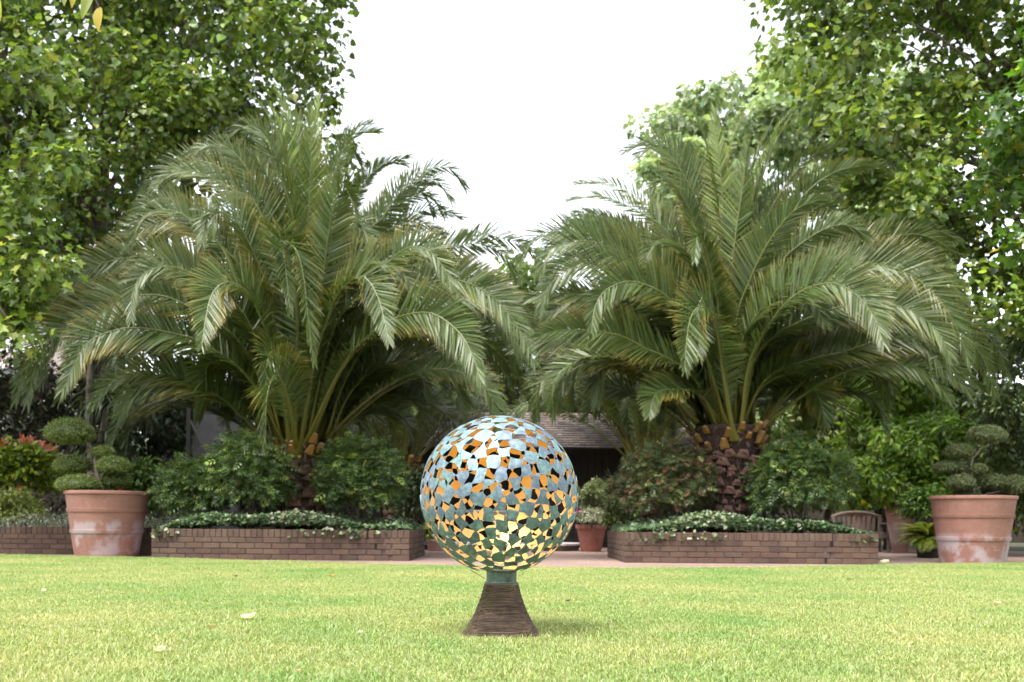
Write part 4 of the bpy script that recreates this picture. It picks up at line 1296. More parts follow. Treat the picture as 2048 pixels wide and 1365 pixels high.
# ------------------------------------------------------------------ bed behind the chalky pot
LIME = [(.20, .26, .03), (.28, .32, .035), (.13, .19, .025), (.09, .14, .02)]
shrub('red_tipped_shrub', 'bright lime green shrub with red young tips at the picture edge', 30, 945, 78, 58, 16.3, 190, 18, .13, LIME, 71, T_OVAL_V, T_OVAL_F, zbase=0, clump=.2,
      up=.5, droop=.2)
shrub('low_shrub', 'feathery pale yellow green low plant above the low brick wall', 22, 1020, 56, 36, 15.2, 110, 22, .09, [(.24, .28, .07), (.30, .33, .10), (.17, .22, .05)], 72, T_NARROW_V, T_NARROW_F, zbase=0, clump=.12)
shrub('leafy_shrub', 'bright green leafy bush just behind the chalky pot', 275, 985, 66, 52, 15.9, 170, 20, .13, [(.06, .12, .03), (.09, .16, .04), (.045, .085, .02), (.15, .22, .05)], 73, T_OVAL_V, T_OVAL_F, zbase=0, clump=.18)


def silver_bed(x0, x1, y0, y1, seed, label, colors, hmax, n=5200):
    r = np.random.RandomState(seed)
    x = r.uniform(x0, x1, n); y = r.uniform(y0, y1, n)
    z = r.rand(n) ** .7 * hmax * (.65 + .35 * np.sin(x * 4) * np.cos(y * 5)) + .3
    P = np.stack([x, y, z], 1)
    D = norm(np.stack([r.randn(n) * .7, r.randn(n) * .7 - .2, np.full(n, .7)], 1)); N = norm(r.randn(n, 3) + [0, -.5, .6])
    V, T, C = scatter(P, D, N, .055 * r.uniform(.6, 1.4, n), T_NARROW_V, T_NARROW_F, pal(n, colors, r, .2))
    tag(link('bedding_plants', np_mesh('bedding_plants', V, T, C), None, [M['leaf']]), label, 'bedding plants', kind='stuff')


silver_bed(-9.0, -4.75, 14.45, 15.6, 74, 'silver leaved bedding with tiny white flowers behind the low wall', [(.22, .25, .20), (.32, .34, .29), (.13, .17, .10), (.60, .58, .56)], .34)
V, T = box((-6.9, 15.6, .13), (4.6, 2.3, .26)); so = link('bed_soil', np_mesh('bed_soil', V, T), None, [M['soil']]); so['kind'] = 'structure'


def cordyline():
    r = np.random.RandomState(75)
    b = W(190, 1040, 18.0)
    root = empty('spiky_palm_like_tree', (b[0], 18.0, 0), 'spiky tree with two thin stems and hanging strap leaves in the dark hedge gap', 'tree')
    parts = []
    heads = []
    for pts in ([(186, 1060), (182, 930), (178, 800), (180, 725), (176, 660)], [(188, 1060), (196, 930), (212, 830), (232, 760), (244, 715)], [(192, 1060), (200, 960), (215, 890)]):
        P, _ = catmull([W(x, y, 18.0 + r.randn() * .05) for x, y in pts], 14)
        parts.append((*tube(P, np.linspace(.075, .045, 14), 7), (0, 0, 0))); heads.append(P[-1])
    V, T, C = join(parts); link('trunk', np_mesh('trunk', V, T, None, None, True), root, [M['pale_bark']])
    heads += [W(235, 800, 17.8), W(268, 800, 18.1), W(205, 800, 17.9)]
    Vs = []
    for hd in heads:
        for k in range(110):
            a = r.uniform(0, 2 * np.pi); el = r.uniform(-.5, 1.2); L = r.uniform(.55, .95)
            p = hd.copy(); P = [p.copy()]; e = el
            for s_ in range(4):
                p = p + np.array([math.cos(a) * math.cos(e), math.sin(a) * math.cos(e), math.sin(e)]) * L / 4
                P.append(p.copy()); e -= r.uniform(.3, .6)
            P = np.array(P); Sd = np.array([-math.sin(a), math.cos(a), 0])
            w = np.array([.010, .016, .014, .010, .001])[:, None]
            V = np.concatenate([P - Sd * w, P + Sd * w])
            T = []
            for i in range(4): T += [(i, i + 5, i + 6), (i, i + 6, i + 1)]
            g = np.array([.055, .075, .04]) * r.uniform(.6, 1.5)
            Vs.append((V, np.array(T), g))
    V, T, C = join(Vs)
    link('crown', np_mesh('crown', V, T, C), root, [M['leaf_gloss']])


cordyline()


def flower(name, label, px, py, d, size, colr, seed, npet=6, group=None):
    r = np.random.RandomState(seed)
    c = W(px, py, d)
    root = empty(name, c, label, 'flower', group)
    a = np.linspace(0, 2 * np.pi, npet, endpoint=False)
    D = np.stack([np.cos(a), np.full(npet, -.35), np.sin(a)], 1); N = np.tile([0, -1.0, .4], (npet, 1))
    V, T, C = scatter(np.tile(c, (npet, 1)), D, N, np.full(npet, size), T_OVAL_V * [1.6, 1, 1], T_OVAL_F, pal(npet, [colr], r, .1))
    link('petals', np_mesh('petals', V, T, C), root, [M['leaf']])
    P = catmull([c + [0, .01, 0], c + [.01, .03, -.08], c + [0, .05, -.22]], 5)[0]
    V, T = tube(P, .004, 4); link('stem', np_mesh('stem', V, T, np.tile([.05, .09, .02], (len(V), 1))), root, [M['leaf']])


flower('red_flower', 'single red flower showing above the rim of the chalky pot', 241, 978, 14.4, .05, (.55, .02, .015), 1)
flower('red_flower', 'dull red flower between the chalky pot and the brick planter', 328, 1023, 14.9, .045, (.40, .05, .04), 2)
flower('red_flower', 'small red flower below the lime green shrub', 40, 976, 15.5, .05, (.42, .04, .025), 3)
for k, (x, y) in enumerate([(104, 899), (84, 893), (45, 885), (10, 893), (62, 880)]):
    pass


def red_tips():
    r = np.random.RandomState(77)
    P = np.array([W(x + r.randn() * 5, y + r.randn() * 3, 15.6 + r.randn() * .2) for x, y in [(104, 899), (84, 893), (45, 882), (10, 889), (62, 884)] for _ in range(9)])
    D = norm(r.randn(len(P), 3) * .6 + [0, 0, 1]); N = norm(r.randn(len(P), 3) + [0, -1, .5])
    return scatter(P, D, N, .11 * r.uniform(.7, 1.2, len(P)), T_OVAL_V, T_OVAL_F, pal(len(P), [(.42, .09, .07), (.50, .16, .12)], r, .15))


for o in list(bpy.data.objects):
    if o.name.startswith('red_tipped_shrub'):
        V, T, C = red_tips(); link('red_tip', np_mesh('red_tip', V, T, C), o, [M['leaf']])

# ------------------------------------------------------------------ shed with shingle roof
def shed():
    y0, y1, x0, x1 = 20.6, 22.3, -3.0, 4.6
    ze = W(1030, 895, 20.2)[2]
    root = empty('garden_shed', ((x0 + x1) / 2, y0, 0), 'dark timber shed with a weathered shingle roof behind the sphere', 'shed')
    n = 50; w = (x1 - x0) / n
    for k in range(n):
        V, T = box((x0 + (k + .5) * w, y0 + random.uniform(-.004, .004), ze / 2), (w - .012, .03, ze - .02))
        link('wall_board', np_mesh('wall_board', V, T), root, [M['timber_dark']])
    parts = []
    for c, s in ((((x0 + x1) / 2, y1, ze / 2), (x1 - x0, .06, ze)), ((x0 - .0, (y0 + y1) / 2 + .04, ze / 2), (.06, y1 - y0 - .1, ze)), ((x1, (y0 + y1) / 2 + .04, ze / 2), (.06, y1 - y0 - .1, ze)), (((x0 + x1) / 2, y0 + .045, ze / 2), (x1 - x0 - .1, .03, ze - .05))):
        parts.append((*box(c, s), (0, 0, 0)))
    V, T, C = join(parts); link('wall', np_mesh('wall', V, T), root, [M['timber_dark']])
    ang = R(33); run = (y1 - y0) / 2 + .42; ye = y0 - .4
    zr = ze + math.tan(ang) * run
    parts = []
    xa, xb = x0 - .35, x1 + .35
    for sgn in (0, 1):
        ya = ye if sgn == 0 else 2 * (ye + run) - ye
        ym = ye + run
        V = np.array([(xa, ya, ze), (xb, ya, ze), (xb, ym, zr), (xa, ym, zr), (xa, ya, ze - .05), (xb, ya, ze - .05), (xb, ym, zr - .05), (xa, ym, zr - .05)])
        T = np.array([(0, 1, 2), (0, 2, 3), (4, 6, 5), (4, 7, 6), (0, 4, 5), (0, 5, 1), (0, 3, 7), (0, 7, 4), (1, 5, 6), (1, 6, 2)])
        parts.append((V, T, (0, 0, 0)))
    for xg in (x0, x1):
        parts.append((np.array([(xg, y0, ze), (xg, y1, ze), (xg, (y0 + y1) / 2, zr - .1)]), np.array([(0, 1, 2)]), (0, 0, 0)))
    V, T, C = join(parts); roof = link('roof', np_mesh('roof', V, T), root, [M['timber_dark']])
    # shingles: small overlapping pieces, course over course
    L = run / math.cos(ang); nc = int(L / .10); sl = L / nc
    cs, sn = math.cos(ang), math.sin(ang)
    parts = []
    r = np.random.RandomState(81)
    for c in range(nc):
        x = xa - r.uniform(0, .1)
        while x < xb:
            ww = r.uniform(.08, .16); t0 = c * sl - .02 + r.uniform(-.008, .008); t1 = t0 + sl * 1.5
            xa_, xb_ = max(x + .003, xa), min(x + ww - .003, xb)
            if xb_ - xa_ > .02:
                lo, hi = .026 + r.uniform(0, .006), .006
                pts = [(xa_, t0, lo), (xb_, t0, lo), (xb_, t1, hi), (xa_, t1, hi), (xa_, t0, .006), (xb_, t0, .006)]
                V = np.array([(px_, ye + t * cs - h * sn, ze + t * sn + h * cs) for px_, t, h in pts])
                parts.append((V, np.array([(0, 1, 2), (0, 2, 3), (4, 5, 1), (4, 1, 0), (0, 3, 4), (1, 5, 2)]), np.array([.125, .098, .088]) * r.uniform(.6, 1.35)))
            x += ww
    V, T, C = join(parts)
    o = link('shingles', np_mesh('shingles', V, T, C), roof, [M['shingle_c']]); o['kind'] = 'stuff'


m_, nt_, p_, _o = new_mat('shingle_pieces')
a_ = nt_.nodes.new('ShaderNodeAttribute'); a_.attribute_name = 'col'
nt_.links.new(mixc(nt_, .5, a_.outputs['Color'], ramp(nt_, noise(nt_, 14, 6, .7), [(.3, (.3, .3, .3)), (.7, (.7, .7, .7))]), 'OVERLAY'), p_.inputs['Base Color'])
p_.inputs['Roughness'].default_value = .85
M['shingle_c'] = m_
shed()

# ------------------------------------------------------------------ things before the shed
def stone_table():
    c = W(1000, 1100, 18.3)
    root = empty('stone_basin', (c[0], c[1], 0), 'pale stone basin on a low slab, mostly hidden behind the sphere', 'basin')
    for nm, sx, sy, z0, z1, m in (('slab', 2.85, 1.3, 0.004, .10, 'shaded_stone'), ('slab_top', 2.95, 1.4, .101, .135, 'stone')):  # dark sides and pale top paint how light falls on the slab
        bm = bmesh.new(); ch = .3
        o2 = [(-sx / 2 + ch, -sy / 2), (sx / 2 - ch, -sy / 2), (sx / 2, -sy / 2 + ch), (sx / 2, sy / 2 - ch), (sx / 2 - ch, sy / 2), (-sx / 2 + ch, sy / 2), (-sx / 2, sy / 2 - ch), (-sx / 2, -sy / 2 + ch)]
        f = bm.faces.new([bm.verts.new((c[0] - .0 + x, c[1] + y, z0)) for x, y in o2])
        e = bmesh.ops.extrude_face_region(bm, geom=[f])
        bmesh.ops.translate(bm, vec=(0, 0, z1 - z0), verts=[v for v in e['geom'] if isinstance(v, bmesh.types.BMVert)])
        bmesh.ops.recalc_face_normals(bm, faces=bm.faces)
        me = bpy.data.meshes.new(nm); bm.to_mesh(me); bm.free(); link(nm, me, root, [M[m]])
    def put(nm, pr):
        V, T = lathe(pr, 32); link(nm, np_mesh(nm, V + [c[0], c[1], 0], T, None, None, True), root, [M['stone']])
    put('pedestal', [(.24, .136), (.24, .19), (.15, .23), (.11, .36), (.13, .5), (.22, .56), (0, .56)])
    put('bowl', [(0, .561), (.25, .565), (.55, .64), (.64, .69), (.65, .72), (.60, .72), (.40, .66), (0, .63)])
    put('finial', [(.06, .64), (.05, .85), (.10, .92), (.13, 1.0), (.10, 1.08), (.04, 1.12), (0, 1.13)])


stone_table()
pc = W(1182, 1104, 17.6); pc[2] = 0
pot(pc, (.175, .265, .475), [], M['terra_c'], 'small red terracotta pot with white flowers between sphere and planter', rim_h=.075)
shrub('cone_shrub', 'small variegated cone shaped bush in the small red pot', 1186, 1006, 24, 42, 17.6, 60, 26, .06, [(.20, .24, .12), (.13, .18, .07), (.28, .30, .18)], 91, T_OVAL_V, T_OVAL_F, zbase=.44, clump=.09)
shrub('flower_clump', 'white flowering clump spilling over the small red pot', 1180, 1036, 26, 16, 17.4, 60, 24, .05, [(.42, .42, .36), (.55, .54, .50), (.16, .22, .08)], 92, T_NARROW_V, T_NARROW_F, zbase=.46, clump=.08)
flower('magenta_flower', 'magenta flower at the edge of the small red pot', 1157, 1022, 17.3, .06, (.30, .02, .16), 5)
flower('magenta_flower', 'dark magenta flower beside the variegated cone bush', 1208, 1016, 17.5, .05, (.20, .015, .10), 6)
shrub('variegated_shrub', 'variegated bush at the corner of the planter beside the small red pot', 1240, 1030, 30, 34, 15.2, 90, 24, .065, [(.12, .17, .05), (.20, .25, .09), (.08, .12, .03), (.30, .33, .18)], 93, T_OVAL_V, T_OVAL_F, zbase=.0, clump=.12)
pd_ = W(872, 1106, 17.2); pd_[2] = 0
pot(pd_, (.13, .17, .20), [], M['terra_d'], 'small low pot beside the larger palm planter, partly behind the sphere', rim_h=.04)
shrub('low_shrub', 'yellow green plant in the small low pot beside the planter', 862, 1072, 16, 22, 17.2, 40, 20, .07, [(.22, .27, .04), (.15, .20, .03)], 94, T_OVAL_V, T_OVAL_F, zbase=.17, clump=.08)
shrub('dark_shrub', 'dark shrub in the shade behind the larger palm planter', 838, 1000, 44, 58, 17.9, 110, 18, .11, [(.03, .045, .02), (.045, .07, .028)], 95, T_OVAL_V, T_OVAL_F, zbase=0, clump=.16)
shrub('dark_shrub', 'dark shrub before the black shed wall behind the small red pot', 1238, 1000, 40, 46, 18.6, 90, 18, .11, [(.03, .045, .02), (.05, .06, .03)], 96, T_OVAL_V, T_OVAL_F, zbase=0, clump=.16)


# ------------------------------------------------------------------ bench, urns and fern by the thick trunked palm's planter
def bench():
    d = 18.7
    R_ = W(1780, 1105, d); xr = R_[0]; xl = xr - .95; y = d
    root = empty('wooden_bench', ((xl + xr) / 2, y, 0), 'weathered wooden bench behind the end of the brick planter', 'bench')
    def b(nm, c, s):
        me = bevel_box_mesh(nm, s, .004); o = link(nm, me, root, [M['bench_wood']]); o.location = c
    zs = W(1750, 1066, d)[2]
    for x in (xl + .03, xr - .03):
        b('leg', (x, y, zs / 2 + .08), (.055, .055, zs + .15)); b('leg', (x, y + .45, (zs + .30) / 2), (.055, .05, zs + .30))
        b('armrest', (x, y + .20, zs + .175), (.06, .52, .03))
    for k in range(5): b('seat_slat', ((xl + xr) / 2, y + .02 + k * .09, zs), (xr - xl - .13, .075, .022))
    b('seat_rail', ((xl + xr) / 2, y - .032, zs - .06), (xr - xl - .06, .024, .08))
    P, _ = catmull([(xl, y + .47, zs + .30), ((xl * 3 + xr) / 4, y + .48, zs + .37), ((xl + xr) / 2, y + .48, zs + .39), ((xl + xr * 3) / 4, y + .48, zs + .37), (xr, y + .47, zs + .30)], 14)
    V, T = tube(P, .032, 8); link('back_rail', np_mesh('back_rail', V, T, None, None, True), root, [M['bench_wood']])
    for k in range(8): b('back_slat', (xl + .14 + k * (xr - xl - .28) / 7, y + .47, zs + .165), (.05, .018, .27))


bench()
pe = W(1801, 1108, 18.3); pe[2] = 0
pot(pe, (.14, .285, .86), [(.72, .03, .008)], M['terra_d'], 'tall tapering terracotta urn beside the wooden bench, behind the fern', rim_h=.05)
pf = W(1718, 1100, 20.0); pf[2] = 0
pot(pf, (.16, .24, .80), [], M['terra_d'], 'pale terracotta urn behind the wooden bench near the dark shrub', rim_h=.05)
pg = W(1858, 1112, 15.6); pg[2] = 0


def fern():
    r = np.random.RandomState(97)
    V, T = lathe([(0, 0), (.17, 0), (.21, .26), (.225, .27), (.225, .30), (.20, .30), (.17, .24), (0, .24)], 32)
    po = empty('black_pot', pg, 'low black pot under the fern beside the stained terracotta pot', 'plant pot')
    o = link('body', np_mesh('body', V, T), po, [M['black_pot']]); o.location = pg
    root = empty('fern', (pg[0], pg[1], .25), 'yellow green fern with arching fronds in a black pot beside the big pot', 'fern')
    c = np.array([pg[0], pg[1], .28])
    for k in range(46):
        a = r.uniform(0, 2 * np.pi); el = r.uniform(.15, 1.35); L = r.uniform(.38, .62)
        p = c.copy(); P = [p.copy()]; e = el
        for s_ in range(5):
            p = p + np.array([math.cos(a) * math.cos(e), math.sin(a) * math.cos(e), math.sin(e)]) * L / 5
            P.append(p.copy()); e -= r.uniform(.15, .42)
        C, _ = catmull(P, 16); Tn = norm(np.gradient(C, axis=0)); Sd = np.array([-math.sin(a), math.cos(a), 0])
        n = 15
        wv = .065 * np.sin(np.linspace(.25, 3.05, n))
        parts = []
        for side in (-1, 1):
            g = pal(n, [(.12, .19, .02), (.20, .26, .025), (.26, .27, .03)], r, .15)
            parts.append(scatter(C[1:16], norm(side * Sd + Tn[1:16] * .5 - [0, 0, .15]), norm(np.cross(Sd * np.ones((n, 3)), Tn[1:16]) * -1 + [0, 0, .3]), wv * 1.7 + .02, T_NARROW_V * [1.5, 1, 1], T_NARROW_F, g))
        tv, tt = tube(C, .003, 4); parts.append((tv, tt, (.12, .13, .02)))
        V, T, Cc = join(parts)
        link('fern_frond', np_mesh('fern_frond', V, T, Cc), root, [M['leaf']])


fern()
shrub('leafy_shrub', 'small bright green bush between the fern and the stained pot', 1850, 1015, 38, 34, 16.2, 90, 22, .09, [(.08, .16, .03), (.13, .22, .035), (.05, .10, .02)], 98, T_OVAL_V, T_OVAL_F, zbase=0, clump=.14)
shrub('leafy_shrub', 'leafy green bush with yellow flowers behind the wooden bench', 1745, 985, 62, 56, 20.8, 170, 20, .12, [(.06, .10, .025), (.10, .15, .035), (.17, .20, .05), (.26, .27, .16)], 99, T_OVAL_V, T_OVAL_F, zbase=0, clump=.18)
for k, (x, y, lb) in enumerate([(1726, 1006, 'yellow flower nearest the dark shrub, above the pale urn'), (1770, 1000, 'largest yellow flower, beside the grey stem over the tall urn'), (1793, 993, 'topmost yellow flower above the tall urn'), (1804, 1001, 'yellow flower nearest the fern above the tall urn')]):
    flower('yellow_flower', lb, x, y, 19.6, .06, (.62, .40, .02), 10 + k, group='yellow flowers behind the bench')


# ------------------------------------------------------------------ big trees and hedges round the garden
PLANE = [(.095, .15, .030), (.14, .205, .040), (.065, .105, .025), (.21, .275, .050), (.30, .345, .07)]
PW = [.30, .29, .21, .15, .05]


def leaf_kw(per, size, colors=PLANE, w=PW, rad=.55, **k):
    d = dict(radii=rad, per=per, size=size, tv=T_PLANE_V, tf=T_PLANE_F, colors=colors, w=w, up=.5, droop=.6, flat=.75, shell=.25, jit=.2, tone=.35)
    d.update(k); return d


r1 = np.random.RandomState(201)
poly = [(-900, -700), (560, -700), (650, -300), (690, -40), (700, 40), (660, 100), (640, 150), (665, 200), (715, 235), (735, 270), (700, 330), (600, 330), (420, 330), (330, 420), (250, 520), (150, 600), (60, 640), (-100, 680), (-500, 600), (-900, 300)]
c1 = clump_points(poly, 17.5, 21.5, 640, r1, [(225, 290, 60, .5), (210, 400, 80, .45)])
b = W(205, 1040, 21.0); tree('plane_tree', 'tall plane tree filling the sky behind the wider palm', 'tall trees round the lawn', (b[0], 21.0, 0), W(200, 360, 20.2), .17, c1, leaf_kw(140, .128, rad=r1.uniform(.3, .95, len(c1)), tv=T_IVY_V, tf=T_IVY_F), r1, 22)
r0 = np.random.RandomState(200)  # backing crown with darkened leaves, added to deepen the plane tree's shaded interior
poly = [(-700, -500), (520, -500), (600, -100), (610, 60), (560, 160), (600, 240), (560, 300), (420, 320), (330, 420), (200, 560), (60, 660), (-300, 680), (-700, 500)]
c0_ = clump_points(poly, 23.5, 26.5, 300, r0, [(215, 290, 70, .3), (205, 400, 90, .3)])
b = W(330, 1040, 25.5); tree('shade_tree', 'added tree with darkened leaves close behind the tall plane tree, filling its gaps', 'tall trees round the lawn', (b[0], 25.5, 0), W(320, 420, 25.2), .2, c0_, leaf_kw(85, .24, [(.05, .085, .022), (.07, .11, .028), (.04, .065, .018)], None, .95, tv=T_IVY_V, tf=T_IVY_F), r0, 16)
r2 = np.random.RandomState(202)
poly = [(-900, -500), (-100, -500), (40, -60), (20, 60), (90, 120), (140, 180), (130, 250), (165, 330), (150, 420), (110, 500), (60, 600), (20, 690), (-150, 700), (-600, 600), (-900, 400)]
c2 = clump_points(poly, 12.6, 14.8, 150, r2)
b = W(-420, 1040, 14.5); tree('maple_tree', 'nearer broad leaved tree hanging in from the edge above the domed topiary', 'tall trees round the lawn', (b[0], 14.5, 0), W(-380, 420, 14.2), .24, c2, leaf_kw(125, .125, rad=r2.uniform(.25, .62, len(c2))), r2, 14)
r3 = np.random.RandomState(203)
poly = [(1545, -30), (1600, -500), (2600, -700), (2900, 0), (2700, 560), (2100, 700), (1990, 720), (1900, 640), (1850, 560), (1760, 480), (1720, 430), (1690, 330), (1700, 260), (1640, 190), (1590, 120), (1560, 60)]
c3 = clump_points(poly, 15.5, 20.0, 560, r3)
b = W(2230, 1040, 19.0); tree('plane_tree', 'tall plane tree leaning in from the edge over the spreading topiary', 'tall trees round the lawn', (b[0], 19.0, 0), W(2180, 420, 18.5), .24, c3, leaf_kw(150, .125, rad=r3.uniform(.3, .9, len(c3)), tv=T_IVY_V, tf=T_IVY_F), r3, 22)
r4 = np.random.RandomState(204)
poly = [(1975, 130), (2030, 60), (2200, -100), (2600, -300), (2700, 400), (2500, 620), (2080, 560), (2030, 480), (1980, 400), (1950, 330), (1930, 230)]
c4 = clump_points(poly, 11.4, 13.0, 80, r4)
b = W(2560, 1040, 13.0); tree('maple_tree', 'nearest broad leaved branches with yellow leaves at the edge above the stained pot', 'tall trees round the lawn', (b[0], 13.0, 0), W(2500, 420, 12.6), .2, c4,
     leaf_kw(125, .125, [(.07, .15, .02), (.10, .20, .025), (.05, .11, .018), (.20, .26, .03), (.42, .36, .03)], [.34, .34, .2, .1, .02], .40), r4, 12)
r5 = np.random.RandomState(205)
AIL_HAZED = [(.24, .32, .18), (.29, .36, .21), (.19, .26, .15), (.34, .39, .24)]  # pale grey-green leaf colours stand in for haze over the distance
poly = [(1300, 250), (1330, 215), (1400, 190), (1480, 150), (1540, 90), (1620, 80), (1750, 60), (1900, 200), (1900, 700), (1640, 700), (1420, 640), (1330, 480), (1300, 330)]
c5 = clump_points(poly, 33, 39, 260, r5)
b = W(1640, 1020, 37.0); tree('distant_tree', 'distant tree with layered foliage, its leaves paled to suggest haze, rising behind the thick trunked palm', 'tall trees round the lawn', (b[0], 37.0, 0), W(1620, 520, 36.5), .35, c5, leaf_kw(170, .21, AIL_HAZED, None, r5.uniform(.5, 1.2, len(c5)), tv=T_IVY_V, tf=T_IVY_F, flat=.45), r5, 20)
r6 = np.random.RandomState(206)
poly = [(560, 640), (700, 620), (860, 640), (960, 590), (1030, 545), (1060, 530), (1085, 545), (1150, 600), (1280, 640), (1400, 680), (1400, 900), (560, 900)]
c6 = clump_points(poly, 30, 33, 150, r6)
b = W(1000, 1020, 32.0); tree('distant_tree', 'light green tree far behind the gap between the two large palms', 'tall trees round the lawn', (b[0], 32.0, 0), W(1000, 760, 31.5), .22, c6, leaf_kw(110, .22, [(.11, .17, .04), (.15, .21, .05), (.08, .13, .03)], None, .9, tv=T_IVY_V, tf=T_IVY_F), r6, 14)


def hedge(name, label, poly, d0, d1, n, per, size, colors, seed, rad=.4, mat='leaf', tv=T_OVAL_V, tf=T_OVAL_F, cat='hedge', w=None, group='hedges and bushes round the garden', **k):
    r = np.random.RandomState(seed)
    cs = clump_points(poly, d0, d1, n, r); cs[:, 2] = np.maximum(cs[:, 2], .15)
    pc_ = np.mean(poly, 0); b = W(pc_[0], 1040, (d0 + d1) / 2)
    kw = leaf_kw(per, size, colors, w, rad, tv=tv, tf=tf); kw.update(k)
    return tree(name, label, group, (b[0], b[1], 0), (b[0], b[1], max(.5, W(pc_[0], pc_[1], d1)[2])), .09, cs, kw, r, 10, mat=mat, cat=cat)


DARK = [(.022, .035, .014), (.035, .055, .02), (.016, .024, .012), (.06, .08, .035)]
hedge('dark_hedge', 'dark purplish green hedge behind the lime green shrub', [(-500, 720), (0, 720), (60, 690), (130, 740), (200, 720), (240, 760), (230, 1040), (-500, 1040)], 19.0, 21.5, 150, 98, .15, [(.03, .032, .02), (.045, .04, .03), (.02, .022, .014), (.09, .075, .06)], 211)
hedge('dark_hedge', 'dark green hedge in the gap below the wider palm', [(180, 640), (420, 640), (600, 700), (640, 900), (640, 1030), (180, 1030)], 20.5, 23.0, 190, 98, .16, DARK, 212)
hedge('camellia_bush', 'glossy dark leaved bush at the picture edge behind the spreading topiary', [(1950, 760), (2000, 700), (2100, 640), (2500, 640), (2500, 1040), (1990, 1040), (1960, 960), (1940, 860)], 15.6, 17.6, 150, 98, .12, [(.045, .07, .02), (.06, .095, .025), (.03, .05, .015), (.14, .18, .03)], 213, .32, 'leaf_gloss', w=[.4, .3, .22, .08])
BRIGHT = [(.13, .23, .03), (.18, .29, .038), (.085, .16, .022), (.27, .36, .045)]
hedge('climbing_shrub', 'bright green sunlit climber rising right of the thick palm trunk', [(1690, 900), (1700, 830), (1740, 760), (1790, 720), (1860, 740), (1880, 830), (1860, 980), (1700, 1000)], 19.5, 21.0, 110, 98, .15, BRIGHT, 214, .34, cat='shrub', w=[.3, .3, .2, .2])
hedge('leafy_bush', 'bright leafy bush above the fern with layered drooping foliage', [(1755, 870), (1800, 850), (1900, 830), (1960, 860), (1950, 950), (1880, 1010), (1780, 1000), (1750, 920)], 17.4, 18.8, 90, 98, .14, BRIGHT, 215, .30, cat='shrub', w=[.34, .22, .34, .10])
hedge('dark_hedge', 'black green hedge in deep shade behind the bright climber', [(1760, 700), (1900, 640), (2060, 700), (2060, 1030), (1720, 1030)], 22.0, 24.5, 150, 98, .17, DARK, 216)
hedge('light_bush', 'hazy yellow green bushes seen between thick trunk and bright climber', [(1540, 760), (1600, 720), (1700, 700), (1740, 760), (1740, 1000), (1540, 1000)], 24.5, 26.5, 120, 98, .18, [(.13, .18, .045), (.18, .22, .06), (.09, .14, .035)], 217, .45, cat='shrub')
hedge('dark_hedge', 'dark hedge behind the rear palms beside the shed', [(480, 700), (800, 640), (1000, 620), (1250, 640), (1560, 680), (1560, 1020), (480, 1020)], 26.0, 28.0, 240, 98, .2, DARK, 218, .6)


def treeline(label, pts, seed, size, colors, per):
    """a far row of trees closing the garden, an added unseen one behind: one mass each"""
    r = np.random.RandomState(seed)
    V, T, C = foliage(pts, r.uniform(.9, 1.9, len(pts)), per, size, T_IVY_V, T_IVY_F, colors, r, up=.5, droop=.5, flat=.8, shell=.2)
    V[:, 2] = np.maximum(V[:, 2], .02)
    o = link('treeline', np_mesh('treeline', V, T, C), None, [M['leaf']])
    tag(o, label, 'trees', kind='stuff')


rt = np.random.RandomState(231)
pts = np.array([(rt.uniform(-30, 30), rt.uniform(36, 40), rt.uniform(.4, 5.5)) for _ in range(420)])
treeline('mass of dark trees closing the garden far behind the hedges', pts, 232, .55, [(.03, .05, .018), (.045, .07, .024), (.06, .09, .03)], 45)
pts = []  # ring of trees added out of view to cut light from the low sky
for _ in range(420):
    a_ = rt.uniform(-.15, math.pi + .15); rad_ = rt.uniform(19, 24)
    pts.append((math.cos(a_) * rad_, 3 - math.sin(a_) * rad_, rt.uniform(.5, 7.5)))
treeline('unseen mass of trees added behind the viewpoint to block low sky light', np.array(pts), 233, .62, [(.05, .08, .025), (.07, .11, .03), (.09, .13, .04)], 40)


def post_screen():
    d = 17.2
    a, b2 = W(386, 760, d), W(478, 900, d)
    root = empty('grey_screen', (a[0], d, 0), 'grey panel with a dark post and slanting brace behind the wider palm', 'screen')
    V, T = box(((a[0] + b2[0]) / 2, d + .05, a[2] / 2), (b2[0] - a[0], .05, a[2])); link('panel', np_mesh('panel', V, T), root, [M['grey_panel']])
    p = W(379, 740, d); V, T = box((p[0], d, p[2] / 2 + .1), (.07, .07, p[2] + .2)); link('post', np_mesh('post', V, T), root, [M['timber_dark']])
    V, T = tube([W(381, 842, d - .04), W(412, 905, d - .3), W(440, 962, d - .55)], .022, 6); link('brace', np_mesh('brace', V, T), root, [M['timber_dark']])


post_screen()


